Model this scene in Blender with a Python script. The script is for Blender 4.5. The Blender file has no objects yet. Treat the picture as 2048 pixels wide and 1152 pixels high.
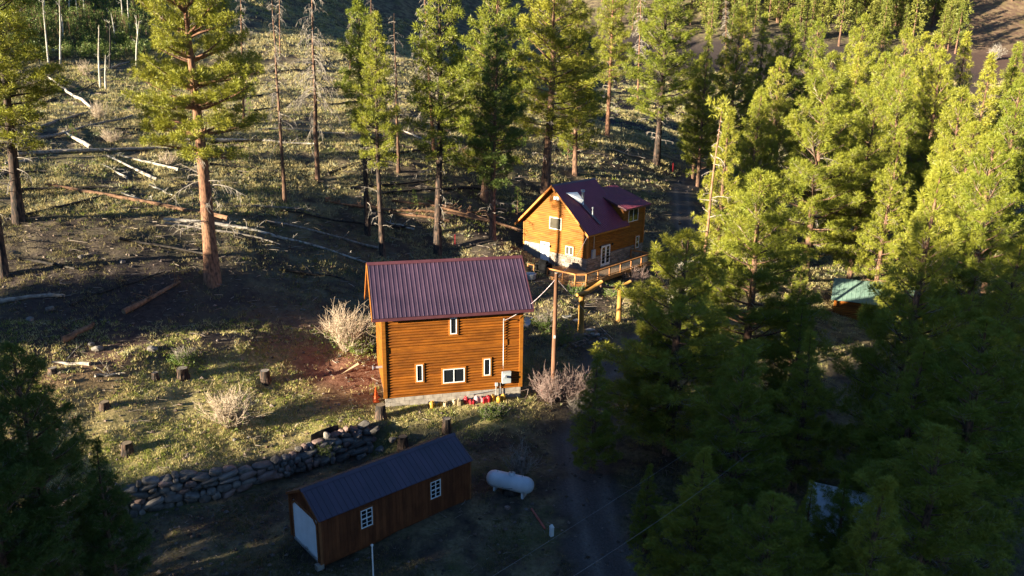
import bpy, math, random
import numpy as np
from mathutils import Matrix, Vector, Euler

rng = np.random.default_rng(7)
random.seed(7)
sc = bpy.context.scene
col = sc.collection
PI = math.pi

# ------------------------------------------------------------------ camera
F = 1511.4; PITCH = math.radians(16.09); ROLL = math.radians(0.81); HC = 23.0
fw = np.array([0, math.cos(PITCH), -math.sin(PITCH)])
r0 = np.array([1.0, 0, 0]); u0 = np.array([0, math.sin(PITCH), math.cos(PITCH)])
RT = r0 * math.cos(ROLL) + u0 * math.sin(ROLL)
UP = -r0 * math.sin(ROLL) + u0 * math.cos(ROLL)
CAM = np.array([0, 0, HC])
cd = bpy.data.cameras.new('camera'); cam = bpy.data.objects.new('camera', cd); col.objects.link(cam)
cd.sensor_width = 36; cd.lens = 36 * F / 2048; cd.clip_end = 3000; cd.clip_start = 0.5
M = Matrix(((RT[0], UP[0], -fw[0], 0), (RT[1], UP[1], -fw[1], 0), (RT[2], UP[2], -fw[2], HC), (0, 0, 0, 1)))
cam.matrix_world = M
sc.camera = cam

# ------------------------------------------------------------------ light
SUN_AZ = math.radians(31); SUN_EL = math.radians(11)     # direction the light travels in plan, and elevation
w = bpy.data.worlds.new('World'); sc.world = w; w.use_nodes = True
nt = w.node_tree
sky = nt.nodes.new('ShaderNodeTexSky'); sky.sky_type = 'NISHITA'; sky.sun_disc = False
sky.sun_elevation = SUN_EL; sky.ozone_density = 4.0; sky.dust_density = 0.1; sky.altitude = 2600
sdx, sdy = -math.cos(SUN_AZ), -math.sin(SUN_AZ)           # towards the sun
sky.sun_rotation = math.atan2(sdx, sdy)
nt.links.new(sky.outputs[0], nt.nodes['Background'].inputs[0])
nt.nodes['Background'].inputs[1].default_value = 0.05
sl = bpy.data.lights.new('sun', 'SUN'); sun = bpy.data.objects.new('sun', sl); col.objects.link(sun)
sl.energy = 5.0; sl.angle = math.radians(0.5); sl.color = (1.0, 0.90, 0.68)
ldir = Vector((math.cos(SUN_AZ) * math.cos(SUN_EL), math.sin(SUN_AZ) * math.cos(SUN_EL), -math.sin(SUN_EL)))
sun.rotation_euler = ldir.to_track_quat('-Z', 'Y').to_euler()
sc.view_settings.view_transform = 'Standard'; sc.view_settings.look = 'None'
sc.view_settings.exposure = 2.4; sc.view_settings.gamma = 1; sc.view_settings.use_curve_mapping = False
sc.cycles.max_bounces = 5; sc.cycles.diffuse_bounces = 2; sc.cycles.transmission_bounces = 3; sc.cycles.transparent_max_bounces = 4
sc.cycles.use_denoising = True

# ------------------------------------------------------------------ picture helpers
def ray(x, y): return fw + RT * ((x - 1024) / F) - UP * ((y - 576) / F)
def atz(x, y, z):
    d = ray(x, y); return CAM + d * ((z - HC) / d[2])
def att(x, y, t): return CAM + ray(x, y) * t
def project(P):
    d = np.asarray(P) - CAM; ww = d @ fw
    return 1024 + F * (d @ RT) / ww, 576 - F * (d @ UP) / ww, ww

# ------------------------------------------------------------------ noise
def vnoise(X, Y, seed=0):
    X = np.asarray(X, float); Y = np.asarray(Y, float)
    xi = np.floor(X).astype(np.int64); yi = np.floor(Y).astype(np.int64)
    fx = X - xi; fy = Y - yi
    fx = fx * fx * (3 - 2 * fx); fy = fy * fy * (3 - 2 * fy)
    def h(a, b):
        n = (a * 374761393 + b * 668265263 + seed * 1442695041) & 0xffffffff
        n = ((n ^ (n >> 13)) * 1274126177) & 0xffffffff
        return ((n ^ (n >> 16)) & 0xffff) / 65535.0
    return (h(xi, yi) * (1 - fx) + h(xi + 1, yi) * fx) * (1 - fy) + (h(xi, yi + 1) * (1 - fx) + h(xi + 1, yi + 1) * fx) * fy
def fbm(X, Y, seed=0, o=3):
    s = 0; a = 0.5; t = 0
    for k in range(o):
        s = s + a * vnoise(X * 2 ** k, Y * 2 ** k, seed + k); t += a; a *= 0.5
    return s / t

# ------------------------------------------------------------------ terrain
CP = np.array([
    (-8, 44.3, 1.8), (1, 46.9, 1.75), (-3.5, 45.6, 1.8), (-9, 50, 2.5), (-15, 40.5, 1.75), (-21, 36.5, 1.75), (-21.8, 38.6, 2.6), (-21.2, 46, 4.0),
    (-23, 56, 7.5), (-28.8, 51, 7.3), (-14, 51, 3.7), (-16, 57, 5.6), (-40, 59.6, 10.8), (-41.7, 71, 13.2), (-21, 69, 8.8), (-19.5, 77, 9.3),
    (-14.3, 74.5, 7.0), (-12.6, 72, 5.8), (-7.8, 75.5, 4.9), (-2, 77, 6.0), (7.5, 73.6, 3.2), (1.8, 80.5, 4.0), (4, 97, 8), (8, 55, 1.0), (5.7, 60, 1.9), (4, 50, 1.3),
    (14, 84, 3.4), (20, 99, 4.4), (22, 117, 8.5), (15, 123, 12.5), (-12.8, 87, 10.8), (-8.8, 88, 10.2), (-16, 92, 12.8), (-61, 109, 20),
    (-66, 136, 26), (-42, 157, 27.5), (-34, 166, 27), (-62, 234, 44), (-100, 234, 66), (-14, 233, 24), (-95, 165, 43), (-120, 150, 44), (-100, 90, 27),
    (18, 240, 19), (0, 160, 17), (0, 200, 18), (30, 170, 11), (60, 180, 8), (65, 273, 27), (7, 315, 42), (38, 352, 55), (159, 270, 24), (222, 345, 50), (140, 220, 8), (100, 200, 6),
    (100, 420, 105), (300, 420, 110), (-60, 420, 105), (-200, 420, 130), (-200, 200, 90), (0, 600, 190), (250, 600, 190), (-220, 600, 190), (350, 250, 55), (350, 100, 45),
    (12, 40, -0.6), (20, 36, -0.8), (36, 77, -0.8), (52, 109, -0.8), (53, 113, -0.8), (60, 60, -2), (100, 100, 0), (150, 60, 8), (40, 20, -3), (0, 10, -1), (80, 0, -4),
    (-30, 40, 4.4), (-34, 26, 3.8), (-50, 19, 7.0), (-60, 30, 9), (-83, -5, 11.5), (-80, 40, 18), (-45, 5, 5), (-30, 0, 2.0), (0, -40, 0), (-80, -60, 8), (-150, 0, 25), (-160, 90, 45), (-250, -60, 50), (200, -60, 5),
    (-4, 41.5, 1.5), (2, 43, 0.9), (-12, 42.5, 2.0)], float)
def _tps(d2): return np.where(d2 > 1e-9, d2 * np.log(d2 + 1e-12) * 0.5, 0)
_S = 50.0
_P = CP[:, :2] / _S
_n = len(CP)
_K = _tps(((_P[:, None] - _P[None]) ** 2).sum(-1)) + np.eye(_n) * 0.002
_A = np.zeros((_n + 3, _n + 3)); _A[:_n, :_n] = _K; _A[:_n, _n:] = np.c_[np.ones(_n), _P]; _A[_n:, :_n] = _A[:_n, _n:].T
_W = np.linalg.solve(_A, np.r_[CP[:, 2], 0, 0, 0])
WALL = np.array([(-23.5, 33.4), (-20.4, 34.8), (-15.9, 36.9), (-12.4, 39.6), (-8.6, 42.3), (-5.5, 42.6), (-1, 43.2), (4, 44.2), (9, 46)])
def poly_dist(X, Y, pts):
    best = np.full(X.shape, 1e9); sgn = np.zeros(X.shape); par = np.zeros(X.shape); acc = 0
    for (ax, ay), (bx, by) in zip(pts[:-1], pts[1:]):
        dx, dy = bx - ax, by - ay; L = math.hypot(dx, dy)
        t = np.clip(((X - ax) * dx + (Y - ay) * dy) / (L * L), 0, 1)
        qx, qy = X - ax - t * dx, Y - ay - t * dy
        d = np.hypot(qx, qy); m = d < best
        best = np.where(m, d, best); sgn = np.where(m, np.sign(dx * qy - dy * qx), sgn); par = np.where(m, acc + t * L, par); acc += L
    return best, sgn, par
ROAD = np.array([(7, 22), (5.6, 29), (4.6, 36), (4.6, 44), (6.6, 53), (9, 57), (17, 67), (22.5, 82), (22.5, 97), (25, 112), (32, 128)])
def hgt(X, Y, detail=True):
    X = np.asarray(X, float); Y = np.asarray(Y, float); sh = X.shape
    x = X.ravel(); y = Y.ravel(); out = np.empty(x.shape)
    for i in range(0, len(x), 20000):
        p = np.c_[x[i:i + 20000], y[i:i + 20000]] / _S
        k = _tps(((p[:, None] - _P[None]) ** 2).sum(-1))
        out[i:i + 20000] = k @ _W[:_n] + _W[_n] + p @ _W[_n + 1:]
    # the lower pad below the stone wall
    d, s, par = poly_dist(x, y, WALL); d = d * s
    low = -0.05 + 0.02 * (y - 32) - 0.02 * x * (x > 0)
    wid = np.where(x < -8, 0.35, np.clip(0.35 + (x + 8) * 0.75, 0.35, 4.5))
    k = np.clip((d + wid * 0.35) / (wid + 0.25), 0, 1); k = k * k * (3 - 2 * k)
    zone = np.clip((x + 33) / 9, 0, 1) * np.clip((14 - x) / 8, 0, 1) * np.clip((y - 8) / 10, 0, 1)
    lowm = np.where(d < 4, (1 - k) * zone, 0)
    out = out * (1 - lowm) + np.minimum(low, out) * lowm
    # low earth bank above the yard
    d2, s2, p2 = poly_dist(x, y, np.array([(-27, 42.5), (-24, 45), (-21.3, 47.6), (-18.5, 49)]))
    out += 0.75 * np.exp(-(d2 / 1.3) ** 2)
    if detail:
        rd, _, _ = poly_dist(x, y, ROAD)
        m = np.clip((rd - 1.5) / 2, 0.06, 1)
        pad = np.clip((np.maximum(np.abs(x + 3.5) - 6, np.abs(y - 48) - 5)) / 3, 0.1, 1)
        far = np.clip((y - 130) / 60, 0, 1)
        out += m * pad * ((fbm(x * 0.22, y * 0.22, 3) - 0.5) * 0.9 + (fbm(x * 0.9, y * 0.9, 9) - 0.5) * 0.32) + far * (fbm(x * 0.05, y * 0.05, 21) - 0.5) * 7
    return out.reshape(sh)
_ts = np.concatenate([np.arange(18, 130, 0.25), np.arange(130, 500, 1.0)])
def gp(px, py):
    """the point of the ground seen at a picture position"""
    d = ray(px, py); P = CAM + _ts[:, None] * d
    below = P[:, 2] < hgt(P[:, 0], P[:, 1])
    i = int(np.argmax(below)) if below.any() else len(_ts) - 1
    a = _ts[max(i - 1, 0)]; b = _ts[i]
    tt = np.linspace(a, b, 9); P = CAM + tt[:, None] * d
    j = int(np.argmin(np.abs(P[:, 2] - hgt(P[:, 0], P[:, 1]))))
    p = P[j]; p[2] = float(hgt(np.array([p[0]]), np.array([p[1]]))[0]); return p
def gz(x, y): return float(hgt(np.array([x]), np.array([y]))[0])

# ------------------------------------------------------------------ mesh builder
class MB:
    def __init__(s): s.V = []; s.T = []; s.n = 0; s.C = []
    def add(s, V, Fs, c=None):
        V = np.asarray(V, float).reshape(-1, 3); s.V.append(V)
        Fs = np.asarray(Fs); s.T.append(Fs + s.n); s.n += len(V)
        if c is not None: s.C.append(np.broadcast_to(np.asarray(c, float), (len(V), 3)))
    def box(s, x0, x1, y0, y1, z0, z1, c=None):
        V = [(x0, y0, z0), (x1, y0, z0), (x1, y1, z0), (x0, y1, z0), (x0, y0, z1), (x1, y0, z1), (x1, y1, z1), (x0, y1, z1)]
        s.add(V, [(0, 3, 2, 1), (4, 5, 6, 7), (0, 1, 5, 4), (1, 2, 6, 5), (2, 3, 7, 6), (3, 0, 4, 7)], c); return s
    def quad(s, *p): s.add(p, [tuple(range(len(p)))]); return s
    def poly(s, pts): s.add(pts, [tuple(range(len(pts)))]); return s
    def prism(s, A, B):
        n = len(A); s.add(list(A) + list(B), [(i, (i + 1) % n, n + (i + 1) % n, n + i) for i in range(n)])
        s.add(list(A), [tuple(range(n))[::-1]]); s.add(list(B), [tuple(range(n))]); return s
    def tube(s, pts, radii, k=6, cap=True, c=None):
        P = np.asarray(pts, float); n = len(P); R = np.broadcast_to(np.asarray(radii, float), (n,))
        T = np.gradient(P, axis=0); T /= np.linalg.norm(T, axis=1, keepdims=True) + 1e-9
        a = np.array([0, 0, 1.0]) if abs(T[:, 2]).mean() < 0.8 else np.array([1.0, 0, 0])
        U = np.cross(T, a); U /= np.linalg.norm(U, axis=1, keepdims=True) + 1e-9; W = np.cross(T, U)
        an = np.arange(k) * 2 * PI / k
        V = P[:, None] + R[:, None, None] * (np.cos(an)[None, :, None] * U[:, None] + np.sin(an)[None, :, None] * W[:, None])
        i, j = np.meshgrid(np.arange(n - 1), np.arange(k), indexing='ij'); j2 = (j + 1) % k
        Fq = np.stack([i * k + j, i * k + j2, (i + 1) * k + j2, (i + 1) * k + j], -1).reshape(-1, 4)
        b = s.n
        s.add(V.reshape(-1, 3), Fq, c)
        if cap:
            s.T.append(np.array([list(range(k))]) + b); s.T.append(np.array([list(range(k))[::-1]]) + b + (n - 1) * k)
        return s
    def mesh(s, name, smooth=False):
        me = bpy.data.meshes.new(name)
        V = np.concatenate(s.V); me.vertices.add(len(V)); me.vertices.foreach_set('co', V.ravel())
        idx = np.concatenate([t.ravel() for t in s.T]); tot = np.concatenate([np.full(len(t), t.shape[1]) for t in s.T])
        me.loops.add(len(idx)); me.loops.foreach_set('vertex_index', idx.astype(np.int32))
        me.polygons.add(len(tot)); me.polygons.foreach_set('loop_start', np.r_[0, np.cumsum(tot)[:-1]].astype(np.int32))
        try: me.polygons.foreach_set('loop_total', tot.astype(np.int32))
        except Exception: pass
        if s.C:
            C = np.concatenate(s.C); at = me.attributes.new('col', 'FLOAT_COLOR', 'POINT')
            at.data.foreach_set('color', np.c_[C, np.ones(len(C))].ravel().astype(np.float32))
        me.update(calc_edges=True)
        me.polygons.foreach_set('use_smooth', np.full(len(tot), bool(smooth)))
        me.validate(); return me
def obj(name, mb, m, parent=None, loc=None, smooth=False):
    me = mb if isinstance(mb, bpy.types.Mesh) else mb.mesh(name, smooth)
    if m is not None and not me.materials: me.materials.append(m)
    o = bpy.data.objects.new(name, me); col.objects.link(o)
    if parent is not None: o.parent = parent
    if loc is not None: o.location = [float(v) for v in loc]
    return o
def tag(o, label=None, cat=None, group=None, kind=None):
    if label: o['label'] = label
    if cat: o['category'] = cat
    if group: o['group'] = group
    if kind: o['kind'] = kind
    return o
def thing(name, label, cat, loc=(0, 0, 0), rz=0, group=None):
    o = bpy.data.objects.new(name, None); col.objects.link(o); o.empty_display_size = 0.3
    o.location = [float(v) for v in loc]; o.rotation_euler = (0, 0, rz); return tag(o, label, cat, group)

# ------------------------------------------------------------------ materials
def newmat(name):
    m = bpy.data.materials.new(name); m.use_nodes = True; n = m.node_tree
    return m, n, n.nodes['Principled BSDF']
def mat(name, a, b=None, rough=0.8, scale=6, bump=0.0, metal=0.0, stretch=(1, 1, 1), detail=6, spread=(0.35, 0.65), spec=0.3, rand=0.0, bscale=None, wear=0.0, wscale=0.5, wstretch=(1, 1, 1)):
    m, n, p = newmat(name); L = n.links
    p.inputs['Roughness'].default_value = rough; p.inputs['Metallic'].default_value = metal
    p.inputs['Specular IOR Level'].default_value = spec
    tc = n.nodes.new('ShaderNodeTexCoord'); mp = n.nodes.new('ShaderNodeMapping'); mp.inputs['Scale'].default_value = stretch
    L.new(tc.outputs['Object'], mp.inputs[0])
    nz = n.nodes.new('ShaderNodeTexNoise'); nz.inputs['Scale'].default_value = scale; nz.inputs['Detail'].default_value = detail; L.new(mp.outputs[0], nz.inputs[0])
    cr = n.nodes.new('ShaderNodeValToRGB'); cr.color_ramp.elements[0].position = spread[0]; cr.color_ramp.elements[1].position = spread[1]
    cr.color_ramp.elements[0].color = (*a, 1); cr.color_ramp.elements[1].color = (*(b or a), 1)
    L.new(nz.outputs[0], cr.inputs[0]); out = cr.outputs[0]
    if wear:
        wm = n.nodes.new('ShaderNodeMapping'); wm.inputs['Scale'].default_value = wstretch; L.new(tc.outputs['Object'], wm.inputs[0])
        wn = n.nodes.new('ShaderNodeTexNoise'); wn.inputs['Scale'].default_value = wscale; wn.inputs['Detail'].default_value = 9; wn.inputs['Roughness'].default_value = 0.7; L.new(wm.outputs[0], wn.inputs[0])
        wr = n.nodes.new('ShaderNodeMapRange'); wr.inputs[1].default_value = 0.33; wr.inputs[2].default_value = 0.67; wr.inputs[3].default_value = 1 - wear; wr.inputs[4].default_value = 1 + wear * 0.6; L.new(wn.outputs[0], wr.inputs[0])
        wh = n.nodes.new('ShaderNodeHueSaturation'); L.new(wr.outputs[0], wh.inputs['Value']); L.new(out, wh.inputs['Color']); out = wh.outputs[0]
    if rand:
        oi = n.nodes.new('ShaderNodeObjectInfo'); hs = n.nodes.new('ShaderNodeHueSaturation')
        mr = n.nodes.new('ShaderNodeMapRange'); mr.inputs[3].default_value = 1 - rand; mr.inputs[4].default_value = 1 + rand
        L.new(oi.outputs['Random'], mr.inputs[0]); L.new(mr.outputs[0], hs.inputs['Value']); L.new(out, hs.inputs['Color']); out = hs.outputs[0]
    L.new(out, p.inputs['Base Color'])
    if bump:
        bm = n.nodes.new('ShaderNodeBump'); bm.inputs['Strength'].default_value = bump; bm.inputs['Distance'].default_value = 0.05
        if bscale:
            nz2 = n.nodes.new('ShaderNodeTexNoise'); nz2.inputs['Scale'].default_value = bscale; L.new(mp.outputs[0], nz2.inputs[0]); L.new(nz2.outputs[0], bm.inputs['Height'])
        else: L.new(nz.outputs[0], bm.inputs['Height'])
        L.new(bm.outputs[0], p.inputs['Normal'])
    return m
def needle_mat(name, a, b, transl=0.14):
    m, n, p = newmat(name); L = n.links; n.nodes.remove(p)
    out = n.nodes['Material Output']
    oi = n.nodes.new('ShaderNodeObjectInfo'); geo = n.nodes.new('ShaderNodeTexCoord')
    nz = n.nodes.new('ShaderNodeTexNoise'); nz.inputs['Scale'].default_value = 0.9; L.new(geo.outputs['Object'], nz.inputs[0])
    ad = n.nodes.new('ShaderNodeMath'); ad.operation = 'MULTIPLY_ADD'; ad.inputs[1].default_value = 0.55; L.new(oi.outputs['Random'], ad.inputs[0]); L.new(nz.outputs[0], ad.inputs[2])
    mr = n.nodes.new('ShaderNodeMapRange'); mr.inputs[1].default_value = 0.35; mr.inputs[2].default_value = 1.1; L.new(ad.outputs[0], mr.inputs[0])
    mx = n.nodes.new('ShaderNodeMix'); mx.data_type = 'RGBA'; mx.inputs[6].default_value = (*a, 1); mx.inputs[7].default_value = (*b, 1); L.new(mr.outputs[0], mx.inputs[0])
    df = n.nodes.new('ShaderNodeBsdfDiffuse'); tr = n.nodes.new('ShaderNodeBsdfTranslucent'); L.new(mx.outputs[2], df.inputs[0]); L.new(mx.outputs[2], tr.inputs[0])
    ms = n.nodes.new('ShaderNodeMixShader'); ms.inputs[0].default_value = transl; L.new(df.outputs[0], ms.inputs[1]); L.new(tr.outputs[0], ms.inputs[2])
    gl = n.nodes.new('ShaderNodeBsdfGlossy'); gl.inputs['Roughness'].default_value = 0.45
    m2 = n.nodes.new('ShaderNodeMixShader'); m2.inputs[0].default_value = 0.02; L.new(ms.outputs[0], m2.inputs[1]); L.new(gl.outputs[0], m2.inputs[2])
    L.new(m2.outputs[0], out.inputs[0]); return m
def attr_mat(name, rough=0.9, transl=0.0):
    m, n, p = newmat(name); L = n.links
    at = n.nodes.new('ShaderNodeAttribute'); at.attribute_name = 'col'
    L.new(at.outputs['Color'], p.inputs['Base Color']); p.inputs['Roughness'].default_value = rough; p.inputs['Specular IOR Level'].default_value = 0.1
    if transl:
        tr = n.nodes.new('ShaderNodeBsdfTranslucent'); L.new(at.outputs['Color'], tr.inputs[0])
        ms = n.nodes.new('ShaderNodeMixShader'); ms.inputs[0].default_value = transl
        L.new(p.outputs[0], ms.inputs[1]); L.new(tr.outputs[0], ms.inputs[2]); L.new(ms.outputs[0], n.nodes['Material Output'].inputs[0])
    return m
NEED = needle_mat('pine_needles', (0.130, 0.160, 0.018), (0.285, 0.265, 0.032))
NEEDD = needle_mat('shaded_dark_needles', (0.075, 0.115, 0.025), (0.12, 0.15, 0.03))  # darker needle copy: shade in the colour of shaded pines; also dark shrubs
NEEDF = needle_mat('far_conifer_needles', (0.11, 0.135, 0.022), (0.21, 0.20, 0.04))
LEAF = needle_mat('aspen_leaves', (0.09, 0.13, 0.03), (0.17, 0.20, 0.045))
SHRUB = needle_mat('shrub_leaves', (0.10, 0.16, 0.03), (0.20, 0.24, 0.05))
BARK = mat('orange_pine_bark', (0.05, 0.028, 0.018), (0.26, 0.125, 0.070), 0.9, 5, 0.6, stretch=(1.6, 1.6, 0.55), spread=(0.3, 0.6), rand=0.12)
BARKD = mat('charred_pine_bark', (0.018, 0.014, 0.012), (0.13, 0.075, 0.05), 0.9, 5, 0.6, stretch=(1.6, 1.6, 0.4), spread=(0.42, 0.72), rand=0.25)
BARKM = mat('brown_pine_bark', (0.05, 0.03, 0.02), (0.22, 0.115, 0.07), 0.9, 5, 0.6, stretch=(1.6, 1.6, 0.45), spread=(0.35, 0.66), rand=0.2)
TWIG = mat('pale_twigs', (0.20, 0.15, 0.11), (0.34, 0.28, 0.22), 0.9, 3)
GREYW = mat('weathered_deadwood', (0.10, 0.078, 0.06), (0.30, 0.255, 0.21), 0.9, 4, 0.4, stretch=(1, 1, 1), spread=(0.3, 0.62), rand=0.2)
WHITEW = mat('bleached_deadwood', (0.10, 0.08, 0.06), (0.42, 0.37, 0.31), 0.85, 3.5, 0.4, stretch=(1, 1, 1.4), spread=(0.34, 0.56))
ORNW = mat('reddish_deadwood', (0.08, 0.04, 0.022), (0.28, 0.15, 0.085), 0.9, 4, 0.4, spread=(0.3, 0.65), rand=0.15)
BLACKW = mat('burnt_deadwood', (0.012, 0.010, 0.009), (0.07, 0.055, 0.045), 0.9, 4, 0.4, spread=(0.35, 0.75), rand=0.2)
REDTWIG = mat('red_willow_twigs', (0.15, 0.085, 0.072), (0.29, 0.215, 0.185), 0.85, 3)
PALETWIG = mat('tan_willow_twigs', (0.28, 0.20, 0.13), (0.48, 0.38, 0.28), 0.85, 3)
ASPENB = mat('aspen_bark', (0.30, 0.26, 0.20), (0.55, 0.50, 0.42), 0.85, 6, 0.2)
CUTW = mat('sawn_wood_end', (0.15, 0.105, 0.065), (0.26, 0.19, 0.12), 0.85, 9)
LOGM = mat('orange_log_siding', (0.160, 0.043, 0.003), (0.265, 0.083, 0.006), 0.62, 2.2, 0.2, stretch=(0.35, 0.35, 3), spread=(0.28, 0.66), rand=0.2, spec=0.25, bscale=9, wear=0.38, wscale=1.1, wstretch=(0.5, 0.5, 1.3))
LOGG = mat('golden_board_siding', (0.19, 0.060, 0.005), (0.29, 0.105, 0.010), 0.62, 2.2, 0.15, stretch=(0.35, 0.35, 3), spread=(0.3, 0.7), rand=0.10, spec=0.25, bscale=9, wear=0.28, wscale=1.0, wstretch=(0.5, 0.5, 1.3))
TRIMO = mat('orange_trim_board', (0.34, 0.11, 0.015), (0.46, 0.17, 0.03), 0.6, 3, 0.1, stretch=(1, 1, 0.4), rand=0.08)
SHEDM = mat('dark_stained_board', (0.115, 0.032, 0.010), (0.185, 0.055, 0.018), 0.75, 2.5, 0.15, stretch=(1.5, 1.5, 0.25), rand=0.16, wear=0.3, wscale=0.7)
SHEDT = mat('shed_trim_wood', (0.20, 0.07, 0.025), (0.27, 0.10, 0.035), 0.75, 3, 0.1)
ROOFM = mat('burgundy_metal_roof', (0.046, 0.025, 0.042), (0.066, 0.035, 0.056), 0.34, 0.7, 0.0, spec=0.9, wear=0.3, wscale=0.9, wstretch=(2.0, 0.35, 0.35))
ROOFH = mat('maroon_metal_roof', (0.190, 0.030, 0.048), (0.225, 0.038, 0.060), 0.55, 0.8, 0.0, spec=0.4)
ROOFT = mat('roof_trim_metal', (0.075, 0.024, 0.030), (0.10, 0.034, 0.04), 0.4, 1.5, spec=0.5)
CONC = mat('concrete', (0.24, 0.20, 0.165), (0.36, 0.31, 0.26), 0.9, 3, 0.2, rand=0.06)
WHITEP = mat('white_paint', (0.74, 0.74, 0.72), (0.82, 0.82, 0.80), 0.5, 2)
CREAM = mat('pale_panel', (0.19, 0.175, 0.15), (0.25, 0.23, 0.20), 0.8, 2)
STONEV = mat('stone_veneer', (0.13, 0.098, 0.078), (0.34, 0.27, 0.215), 0.9, 3, 0.5, spread=(0.3, 0.7), rand=0.35)
MORT = mat('mortar', (0.12, 0.09, 0.07), (0.16, 0.12, 0.10), 0.95, 6)
ROCK = mat('grey_fieldstone', (0.075, 0.066, 0.060), (0.21, 0.180, 0.155), 0.9, 2.6, 0.5, spread=(0.3, 0.7), rand=0.35)
ROCKR = mat('reddish_fieldstone', (0.12, 0.075, 0.06), (0.27, 0.18, 0.15), 0.9, 2.6, 0.5, spread=(0.3, 0.7), rand=0.3)
DECKW = mat('deck_cedar', (0.32, 0.125, 0.035), (0.44, 0.19, 0.06), 0.7, 3, 0.1, rand=0.12)
DECKF = mat('deck_boards', (0.26, 0.14, 0.06), (0.36, 0.21, 0.10), 0.75, 3, 0.1, rand=0.15)
BLACKM = mat('black_metal', (0.012, 0.012, 0.013), (0.022, 0.022, 0.024), 0.45, 3)
BLACKC = mat('black_cover', (0.004, 0.004, 0.0045), (0.008, 0.008, 0.009), 0.9, 4, 0.3, spec=0.05)
GALV = mat('galvanised_steel', (0.42, 0.43, 0.44), (0.55, 0.56, 0.57), 0.4, 5, metal=0.6)
GREYB = mat('grey_meter_paint', (0.32, 0.34, 0.35), (0.38, 0.40, 0.41), 0.5, 3)
POLEW = mat('utility_pole_wood', (0.10, 0.045, 0.024), (0.21, 0.10, 0.055), 0.85, 4, 0.3, stretch=(2, 2, 0.3))
PEELED = mat('peeled_log', (0.28, 0.13, 0.025), (0.36, 0.19, 0.05), 0.6, 3, 0.2, stretch=(1, 1, 0.4))
REDP = mat('red_plastic', (0.26, 0.010, 0.016), (0.34, 0.018, 0.026), 0.4, 5)
YELP = mat('yellow_plastic', (0.34, 0.17, 0.02), (0.42, 0.23, 0.04), 0.4, 5)
CREP = mat('cream_plastic', (0.28, 0.21, 0.12), (0.36, 0.28, 0.17), 0.45, 5)
WHTP = mat('faded_pink_plastic', (0.40, 0.20, 0.21), (0.50, 0.34, 0.34), 0.45, 5)
ORGP = mat('orange_plastic', (0.45, 0.07, 0.012), (0.55, 0.10, 0.02), 0.45, 5)
TANKP = mat('tank_white_paint', (0.50, 0.53, 0.56), (0.64, 0.66, 0.68), 0.4, 1.2)
BLUEG = mat('dish_grey', (0.42, 0.44, 0.47), (0.5, 0.52, 0.55), 0.45, 3)
REDPIPE = mat('rusty_red_pipe', (0.38, 0.08, 0.05), (0.46, 0.13, 0.09), 0.7, 4)
WIREM = mat('pale_cable', (0.16, 0.155, 0.155), (0.22, 0.21, 0.21), 0.6, 4)
CABLE = mat('service_cable', (0.50, 0.38, 0.38), (0.75, 0.66, 0.66), 0.6, 9, spread=(0.45, 0.55))
GREENR = mat('green_metal_roof', (0.12, 0.19, 0.155), (0.16, 0.23, 0.19), 0.45, 2)
CARDB = mat('tan_board', (0.42, 0.30, 0.18), (0.5, 0.37, 0.23), 0.85, 3)
FLAG = mat('flagstone', (0.30, 0.27, 0.24), (0.44, 0.40, 0.36), 0.85, 3, 0.2, rand=0.2)
def glass_mat():
    m, n, p = newmat('window_glass'); p.inputs['Base Color'].default_value = (0.012, 0.014, 0.017, 1); p.inputs['Roughness'].default_value = 0.04; p.inputs['Specular IOR Level'].default_value = 0.5; return m
GLASS = glass_mat()
CURT = mat('drawn_blind', (0.060, 0.050, 0.036), (0.085, 0.072, 0.052), 0.12, 1.5, spec=0.5)
GRASSM = attr_mat('grass_blades', 0.9, 0.25)
PEBM = attr_mat('pebble_stone', 0.95)

# ------------------------------------------------------------------ ground
def axis(lo, hi, step, out_lo, out_hi, g=1.09):
    a = list(np.arange(lo, hi + 1e-6, step)); s = step; v = hi
    while v < out_hi: s *= g; v += s; a.append(v)
    s = step; v = lo; pre = []
    while v > out_lo: s *= g; v -= s; pre.append(v)
    return np.array(pre[::-1] + a)
gx = axis(-50, 30, 0.4, -320, 420); gy = axis(28, 92, 0.4, -110, 700, 1.045)
GX, GY = np.meshgrid(gx, gy); GZ = hgt(GX, GY)
nx, ny = len(gx), len(gy)
i, j = np.meshgrid(np.arange(nx - 1), np.arange(ny - 1)); a = (j * nx + i).ravel()
g = MB(); 
rd, _, _ = poly_dist(GX.ravel(), GY.ravel(), ROAD)
roadm = np.clip((2.1 - rd + (fbm(GX.ravel() * 0.6, GY.ravel() * 0.6, 5) - 0.5) * 2.0) / 1.0, 0, 1)
def blob(x, y, cx, cy, r): return np.exp(-(((x - cx) ** 2 + (y - cy) ** 2) / r ** 2))
fx, fy = GX.ravel(), GY.ravel()
redm = np.clip(blob(fx, fy, -11, 49, 3.6) * 1.3 + blob(fx, fy, -14, 52, 4) * 0.6 + blob(fx, fy, -26, 43, 4) * 0.5 + blob(fx, fy, 100, 330, 60) * 0 + np.clip((fx - 150) / 30, 0, 1) * (fy > 230) * 0.3, 0, 1)
ppx, ppy, _w = project(np.c_[fx, fy, GZ.ravel()]); shade_band = (fy > 150) & (ppx > 1150) & (ppy > 70 + (ppx - 1300) * 0.045)  # mask that paints a band of shade along the far hillside's foot
darkm = np.clip(shade_band * 1.0 + blob(fx, fy, -28, 50, 11) + blob(fx, fy, -6, 70, 8) * 0.8 + blob(fx, fy, 2, 84, 10) * 0.6, 0, 1)
g.add(np.c_[fx, fy, GZ.ravel()], np.stack([a, a + 1, a + nx + 1, a + nx], -1), np.c_[roadm, redm, darkm])
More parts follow.
